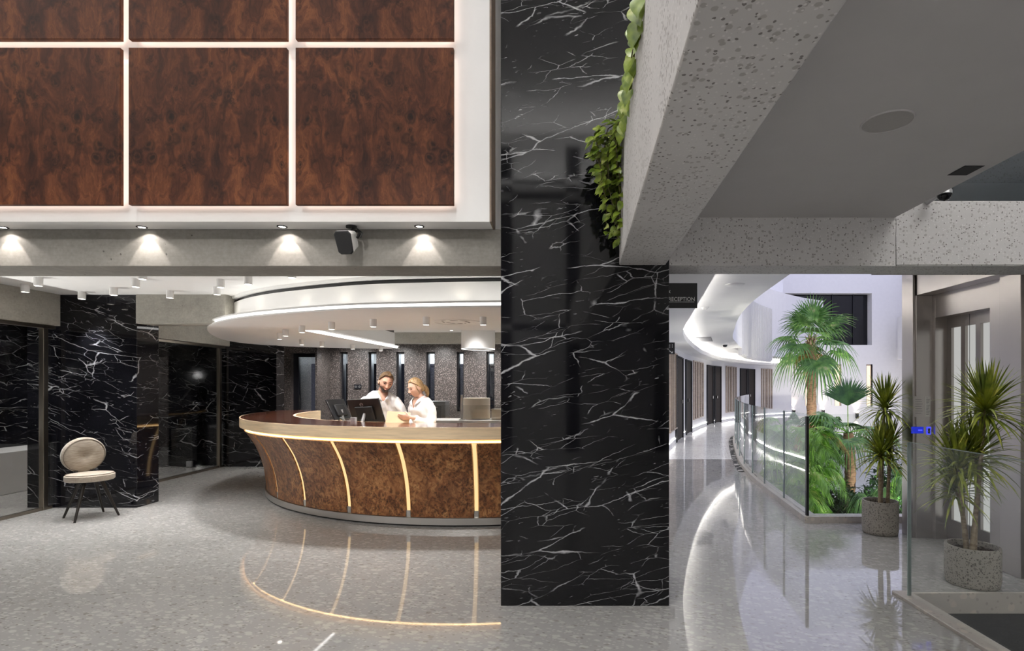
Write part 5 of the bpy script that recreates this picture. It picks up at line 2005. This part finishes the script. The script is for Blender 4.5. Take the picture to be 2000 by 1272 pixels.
def build_person(spec):
    t = thing('person', spec['label'], 'person', spec['loc'], spec['rz'])
    male = spec['male']
    body = MB()
    # trunk, neck, legs, arms: one skin
    S = spec
    neck0, neck1 = Vector(S['neck0']), Vector(S['neck1'])
    tr = []
    for (z, y, rx, ry, x) in S['torso']:
        tr.append(ering((x, y, z), rx, ry))
    body.loft(tr)
    body.tube([neck0 - Vector((0, 0, .06)), neck0, neck0.lerp(neck1, .5), neck1, neck1 + (neck1 - neck0) * .25], [.075, .060, .054, .053, .052] if male else [.062, .050, .044, .043, .043], 14)
    for sx, leg in S['legs'].items():
        limb(body, leg, [.092, .080, .060, .056, .040, .036], 4, 14)
        f = Vector(leg[-1])
        body.loft([ering((f.x, f.y + .05, .05), .035, .03, 12), ering((f.x, f.y, .045), .04, .05, 12), ering((f.x, f.y - .10, .03), .042, .05, 12), ering((f.x, f.y - .16, .02), .035, .02, 12)])
    for sx, arm in S['arms'].items():
        limb(body, arm, [q * S['slv'] * (.95 if male else .85) for q in (.050, .050, .043, .040, .033, .028)], 4, 12)
    for h in S['hands']:
        hand(body, *h)
    hc = Vector(S['head'])
    rot = (Matrix.Rotation(S['yaw'], 3, 'Z') @ Matrix.Rotation(S['roll'], 3, 'Y') @ Matrix.Rotation(S['pitch'], 3, 'X'))
    sc = S['hs']
    P = head_shape(body, hc, rot, sc, male)
    skin = link_mesh('body', remeshed(body, .0055, 3), M['skin' if male else 'skin_pale'], t)
    # face
    for sx in (-1, 1):
        e = MB().ell(P(sx * .031, -.0795, .007), (.0115 * sc, .006 * sc, .0042 * sc), 12, 8, rot)
        e.build('eye', M['eye_dark'], t, smooth=180)
        b = MB().tube([P(sx * .013, -.0915, .026), P(sx * .031, -.0925, .031), P(sx * .050, -.080, .026)], [.003 * sc, .0042 * sc, .002 * sc], 6)
        b.build('eyebrow', M['beard'] if male else M['hair_blond'], t)
    MB().tube([P(-.022, -.088, -.058), P(-.008, -.0965, -.0555), P(0, -.0965, -.057), P(.008, -.0965, -.0555), P(.022, -.088, -.058)], [.002 * sc, .0042 * sc, .0045 * sc, .0042 * sc, .002 * sc], 7).build('mouth', M['lips'], t)
    if male:
        def hk(x, y, z):
            if y < -.60: line = .66
            elif y < -.22: line = .66 - (y + .60) / .38 * .46
            elif y < -.02: line = .12 if y < -.12 else -.12
            elif y < .20: line = .12
            else: line = -.45
            return z > line

        def hw(x, y, z, v):
            k = max(0, z) * max(0, -y + .25)
            return Vector((v.x * (1 + .03 * z), v.y - .012 * k, v.z + .020 * k + .004 * math.sin(9 * x + 4 * y)))
        me = shell(hc, rot, sc, .0805, .1015, .1235, hk, hw).mesh('hair')
        h = link_mesh('hair', me, M['hair_brown'], t)
        so = h.modifiers.new('thick', 'SOLIDIFY')
        so.thickness = .012
        so.offset = -.6

        def bk(x, y, z):
            if y > .12: return False
            jaw = z < -.28 - .25 * max(0, -y - .55) * 2
            side = y > -.35 and z < .05 and abs(x) > .7
            mouth = abs(x) < .25 and -.56 < z < -.44 and y < 0
            return (jaw or side) and not mouth and z > -.985

        def bw(x, y, z, v):
            X, Y, Z = v
            if z < 0:
                k = (-z) ** 1.4
                X *= 1 - .34 * k
                Y = Y * (1 - .30 * k) - .020 * k if y < 0 else Y * (1 - .45 * k)
            if y < 0:
                Y -= .009 * math.exp(-((X / .022) ** 2 + ((Z + .097) / .016) ** 2))
                Y -= .006 * math.exp(-((X / .020) ** 2 + ((Z + .056) / .010) ** 2))
            return Vector((X, Y, Z))
        me = shell(hc, rot, sc, .0775, .0995, .1215, bk, bw).mesh('beard')
        h = link_mesh('beard', me, M['beard'], t)
        so = h.modifiers.new('thick', 'SOLIDIFY')
        so.thickness = .006
    else:
        def hk(x, y, z):
            if y < -.62: return z > .68
            if y < -.05: return z > .64 - (y + .62) * 1.0
            if y < .25: return z > .07 - (y + .05) * 2.0
            return z > -.62

        def hw(x, y, z, v):
            k = math.sin(14 * math.atan2(x, z + .6) + 5 * y)
            return v * (1 + .010 * k + .03 * max(0, z) * max(0, .3 + y))
        me = shell(hc, rot, sc, .0815, .103, .124, hk, hw).mesh('hair')
        h = link_mesh('hair', me, M['hair_blond'], t)
        so = h.modifiers.new('thick', 'SOLIDIFY')
        so.thickness = .012
        so.offset = -.6
        pt = MB()
        for k in range(7):
            a = 2 * PI * k / 7
            q = Vector((.014 * math.cos(a), .010 * math.sin(a), 0))
            path = [P(.0, .085, .0) + q * .6, P(.004, .115, -.03) + q, P(.010, .125, -.075) + q * 1.1, P(.016, .118, -.125) + q * .9, P(.016, .105, -.17) + q * .3]
            pt.tube(path, [.016, .019, .018, .013, .003], 8)
        pt.build('ponytail', M['hair_blond'], t, smooth=180)
        MB().ell(P(0, .098, -.012), (.024, .018, .020), 12, 8).build('hair_tie', M['hair_brown'], t, smooth=180)
        for sx in (-1, 1):   # loose strands by the temple
            MB().tube([P(sx * .070, -.035, .05), P(sx * .080, -.03, .0), P(sx * .077, -.02, -.05), P(sx * .070, -.022, -.085)], [.006, .006, .004, .001], 6).build('loose_strand', M['hair_blond'], t, smooth=180)
    # shirt
    sh = MB()
    rings = []
    for (z, y, rx, ry, x) in S['torso']:
        if z > S['hem']: rings.append(ering((x, y, z), rx + .014, ry + .016))
    sh.loft(rings)
    for sx, arm in S['arms'].items():
        n = S['sleeve'][sx]
        limb(sh, arm[:n], [q * S['slv'] for q in (.062, .068, .062, .060, .052, .048)][:max(2, n)], 4, 14)
    me = remeshed(sh, .012, 5)
    # open the neckline: a V at the front
    bm = bmesh.new()
    bm.from_mesh(me)
    nb = Vector(S['neck0'])
    kill = []
    for f in bm.faces:
        c = f.calc_center_median()
        q = c - nb
        if (q.z > -.01 and math.hypot(q.x, q.y) < .085) or (q.y < .03 and q.z > -S['vdepth'] and abs(q.x - S.get('vx', 0)) < .062 * (1 + q.z / S['vdepth']) and c.y < nb.y - .01):
            kill.append(f)
    bmesh.ops.delete(bm, geom=kill, context='FACES')
    for _ in range(6):
        bmesh.ops.smooth_vert(bm, verts=[v for v in bm.verts if v.is_boundary], factor=.5, use_axis_x=True, use_axis_y=True, use_axis_z=True)
    rg = random.Random(S['seed'])
    for v in bm.verts:
        p = v.co
        k = mnoise.fractal(Vector((p.x * 9, p.y * 9, p.z * 5 + S['seed'])), 1.0, 2.0, 3)
        fold = math.sin((p.z * 3 + p.x * 2.2 * (1 if p.x > 0 else -1)) * 16 + 3 * k)
        v.co += v.normal * (.0055 * k + .0032 * fold)
    bm.to_mesh(me)
    bm.free()
    shirt = link_mesh('shirt', me, M['shirt'], t)
    so = shirt.modifiers.new('thick', 'SOLIDIFY')
    so.thickness = .003
    # collar
    cl = MB()
    for sx in (-1, 1):
        a = [nb + Vector((sx * .002 + S.get('vx', 0), .058, .022)), nb + Vector((sx * .060, .02, .018)), nb + Vector((sx * .066, -.035, .0)), nb + Vector((sx * .050 + S.get('vx', 0), -.082, -.035)), nb + Vector((sx * .020 + S.get('vx', 0), -.105, -S['vdepth'] * .75))]
        b = [p + Vector((sx * w, dy, dz)) for p, w, dy, dz in zip(a, (.004, .020, .030, .034, .016), (.022, .008, -.008, -.012, -.006), (-.030, -.030, -.030, -.026, -.010))]
        for i in range(4):
            cl.add([a[i], a[i + 1], b[i + 1], b[i]], [(0, 1, 2, 3)])
    c = cl.build('collar', M['shirt'], shirt, smooth=60)
    so = c.modifiers.new('thick', 'SOLIDIFY')
    so.thickness = .004
    pk = MB()
    zz = nb.z - S['vdepth']
    for k in range(4):
        pk.ell((S.get('vx', 0) * .8, S['front'] - .001, zz - .05 - k * .085), (.0055, .003, .0055), 10, 6)
    pk.build('buttons', M['paper'], shirt)
    # trousers and shoes
    tw = MB()
    tw.loft([ering((x, y, z), rx + .010, ry + .012) for (z, y, rx, ry, x) in S['torso'] if z <= S['hem'] + .10])
    for sx, leg in S['legs'].items():
        limb(tw, leg, [.105, .096, .078, .072, .064, .062], 4, 14)
    link_mesh('trousers', remeshed(tw, .014, 5), M['trousers'], t)
    for sx, leg in S['legs'].items():
        f = Vector(leg[-1])
        MB().loft([ering((f.x, f.y + .075, .045), .036, .03, 14), ering((f.x, f.y + .02, .05), .046, .06, 14), ering((f.x, f.y - .10, .035), .05, .06, 14), ering((f.x, f.y - .19, .025), .036, .02, 14)]).build('shoe', M['shoe'], t, smooth=60)
    return t


# the man: facing the counter, head bowed and turned towards the woman
build_person(dict(
    label='bearded man with short brown hair in an open white shirt looking down beside the monitor', male=True, loc=(-2.22, 6.62, 0), rz=R(10), seed=3,
    torso=[(.86, .03, .165, .115, 0), (.93, .03, .170, .118, 0), (1.02, .02, .158, .108, 0), (1.12, .0, .168, .112, 0), (1.22, -.025, .182, .118, 0), (1.285, -.045, .186, .112, .0), (1.335, -.055, .160, .095, .0), (1.365, -.06, .120, .08, .003), (1.392, -.065, .080, .068, .005)],
    hem=.84, slv=1.0, neck0=(.03, -.075, 1.385), neck1=(.055, -.115, 1.455), head=(.075, -.150, 1.502), yaw=R(22), pitch=R(20), roll=R(6), hs=1.04,
    legs={-1: [(-.09, .03, .88), (-.10, .01, .66), (-.10, .0, .46), (-.105, .03, .26), (-.105, .05, .08)], 1: [(.09, .03, .88), (.10, .01, .66), (.10, .0, .46), (.105, .03, .26), (.105, .05, .08)]},
    arms={-1: [(-.150, -.050, 1.290), (-.222, -.03, 1.205), (-.258, -.01, 1.08), (-.262, -.03, .99), (-.262, -.07, .89), (-.258, -.09, .84)],
          1: [(.155, -.055, 1.285), (.222, -.05, 1.20), (.255, -.04, 1.10), (.255, -.12, 1.03), (.225, -.23, 1.015), (.205, -.29, 1.03)]},
    sleeve={-1: 5, 1: 5},
    hands=[((-.258, -.09, .84), (.02, -.18, -1), (1, .1, 0), .185, 1, .5), ((.205, -.29, 1.03), (-.35, -.75, .12), (-.1, .3, -1), .185, -1, .8)],
    vdepth=.115, vx=.022, front=-.155))
# the woman: turned three-quarters to the man, reading the folder she holds
build_person(dict(
    label='woman with blond ponytail in a white blouse holding a tan folder behind the counter', male=False, loc=(-1.67, 6.48, 0), rz=R(-38), seed=9,
    torso=[(.84, .03, .160, .112, 0), (.92, .03, .165, .115, 0), (1.00, .02, .138, .098, 0), (1.08, .005, .138, .098, 0), (1.17, -.015, .146, .112, 0), (1.235, -.025, .150, .100, .0), (1.28, -.03, .130, .083, .0), (1.31, -.032, .095, .068, .0), (1.332, -.035, .066, .056, .0)],
    hem=.82, slv=.86, neck0=(.0, -.045, 1.325), neck1=(.0, -.08, 1.385), head=(.0, -.108, 1.438), yaw=R(-8), pitch=R(20), roll=R(0), hs=.95,
    legs={-1: [(-.085, .03, .86), (-.09, .01, .64), (-.09, .0, .45), (-.09, .03, .25), (-.09, .05, .08)], 1: [(.085, .03, .86), (.09, .01, .64), (.09, .0, .45), (.09, .03, .25), (.09, .05, .08)]},
    arms={-1: [(-.118, -.030, 1.255), (-.163, -.025, 1.18), (-.175, -.02, 1.07), (-.165, -.11, .99), (-.07, -.21, 1.01), (-.03, -.25, 1.03)],
          1: [(.118, -.030, 1.255), (.168, -.02, 1.18), (.195, -.03, 1.06), (.20, -.15, 1.03), (.205, -.28, 1.09), (.20, -.338, 1.105)]},
    sleeve={-1: 5, 1: 5},
    hands=[((-.03, -.25, 1.03), (-.35, -.8, .2), (.3, .2, 1), .165, -1, .6), ((.20, -.338, 1.105), (-.79, -.60, .02), (-.616, .788, .3), .165, -1, .55)],
    vdepth=.13, vx=.0, front=-.150))
# the folder they read
fo = thing('folder', 'tan open folder held by the woman beside the monitor', 'folder', at(777, 818, 6.10), R(8))
MB().obox((0, 0, 0), (.255, .004, .17), Matrix.Rotation(R(-28), 3, 'X') @ Matrix.Rotation(R(5), 3, 'Y')).build('cover', M['folder'], fo)
MB().obox((.004, .006, .004), (.24, .004, .16), Matrix.Rotation(R(-28), 3, 'X') @ Matrix.Rotation(R(5), 3, 'Y')).build('sheets', M['paper'], fo)
for px, lab in ((784.5, 'clear drinking glass on the counter shelf between the man and the folder'), (793.5, 'clear drinking glass on the counter shelf next to the woman')):
    p = at(px, 805, 6.16)
    g = thing('drinking_glass', lab, 'glass', (p.x, 6.16, .925), 0, 'drinking glasses on the counter shelf')
    MB().lathe([(.0001, 0), (.026, 0), (.030, .17), (.028, .17), (.0245, .006), (.0001, .006)], 24).build('tumbler', M['glass'], g, smooth=50)
    MB().lathe([(.0001, .0065), (.0242, .0065), (.0258, .08), (.0001, .08)], 24).build('water', M['glass_tint'], g, smooth=50)
# ================================================================== light
w = bpy.data.worlds.new('dusk_sky')
SC.world = w
w.use_nodes = True
bg = w.node_tree.nodes['Background']
bg.inputs['Color'].default_value = (.60, .61, .82, 1)
bg.inputs['Strength'].default_value = .54
# hall downlights high above, left of the parapet
for x in (-4.6, -2.6, -.8):
    for y in (-1.6, 1.4):
        spot('hall_lamp', (x, y, 6.17), 84, 125, 1.0, (1, .985, .97), .12)
# added unseen fill lamps: bounced off the white ceiling to even out the light
for (x, y, sx, sy_, e) in ((-6.2, .2, .5, 5.0, 31), (-2.0, -2.6, 7.0, .5, 41), (3.8, -2.6, 3.0, .5, 75)):
    area('hall_fill', (x, y, 5.15), e, sx, (1, .985, .965), (PI, 0, 0), sy_)
spot('stair_fill', (3.6, 1.0, 5.6), 12, 80, .8, (.86, .93, 1.0), .2, (3.4, 3.6, 2.5))  # added unseen cool fill for the right end of the beam
# added unseen spots beyond the left glass, brightening the reception ceiling
for y in (4.3, 5.1, 5.9):
    spot('ceiling_fill', (-7.62, y, .64), 75, 70, 1.0, (1, .98, .96), .03, (-4.9, y, 2.5))
for x, tx in ((-3.8, -3.0), (-2.7, -1.9), (-1.6, -.8)):  # added unseen spots brightening the counter front
    spot('rear_fill', (x, -2.75, 5.0), 200, 21, 1.0, (1, .97, .93), .06, (tx, 5.45, .60))
spot('rear_fill', (2.35, -2.7, 1.9), 33, 70, 1.0, (1, .985, .97), .12, (1.1, 3.58, 2.2))  # added unseen fill for the terrazzo beam and low ceiling
for x in (11.6, 14.4):  # added unseen warm fill for the lower atrium wall
    spot('facade_fill', (x, 22.5, -1.3), 130, 95, 1.0, (1, .95, .88), .15, (x + .3, 28, .6))
# right side, over the lift lobby and stair
for (x, y, z, e) in ((3.0, 4.55, 2.615, 26), (2.9, 5.1, 2.615, 22), (1.55, 4.4, COR_Z - .01, 26), (1.9, 5.6, COR_Z - .01, 26), (2.1, 7.4, COR_Z - .01, 30), (2.6, 9.4, COR_Z - .01, 30), (3.2, 11.6, COR_Z - .01, 34), (3.9, 13.6, COR_Z - .01, 36),
                     (4.6, 15.6, COR_Z - .01, 40), (5.6, 18.0, COR_Z - .01, 44), (7.0, 21, COR_Z - .01, 50)):
    spot('lobby_lamp', (x, y, z), e * (.26 if y < 9 else .5), 130, .8, (1, .985, .97), .05)
# added unseen fill spots brightening the terrazzo wall and the inner reception
for x in (-5.0, -4.0, -3.0, -2.0, -1.0, 0.0):
    spot('wall_fill', (x, 12.0, CEIL - .02), 56, 110, .9, (1, .985, .97), .04, (x, 12.9, 1.0))
for x, y, e in ((-2.6, 9.3, 36), (-1.4, 8.3, 30), (-.3, 9.3, 36), (-5.6, 11.3, 45), (-7.2, 6.0, 40), (-7.2, 8.6, 40)):
    spot('inner_fill', (x, y, CEIL - .02), e * 1.1, 120, .9, (1, .985, .97), .05)
# added unseen lamp brightening the office behind the slit windows
area('office_fill', (-3.5, 15.0, 2.65), 110, 1.2, (.82, .90, 1.0))
# garden lights
for (x, y, z, e, tx, ty, tz) in ((3.6, 9.6, -1.35, 60, 3.5, 8.2, 1.0), (5.3, 7.2, -1.35, 70, 4.4, 9.2, .8), (7.6, 16.6, -1.35, 160, 8.2, 18, 3.2), (9.2, 16.4, -1.35, 160, 8.3, 18, 3.4), (6.9, 10.8, -1.35, 70, 6.3, 12, .9), (5.2, 10.6, -1.35, 50, 5.8, 12, .6)):
    spot('garden_lamp', (x, y, z), e, 90, .7, (1, .96, .84), .05, (tx, ty, tz))
SC.view_settings.view_transform = 'Standard'
SC.view_settings.look = 'None'
SC.view_settings.gamma = 1.0
SC.view_settings.use_curve_mapping = False
SC.view_settings.exposure = 1.6
cy = SC.cycles
cy.max_bounces = 7
cy.diffuse_bounces = 5
cy.glossy_bounces = 4
cy.transmission_bounces = 6
cy.transparent_max_bounces = 16
cy.sample_clamp_indirect = 6.0
cy.caustics_reflective = False
cy.caustics_refractive = False
cy.use_denoising = True
cy.use_adaptive_sampling = True
cy.adaptive_threshold = 0.03
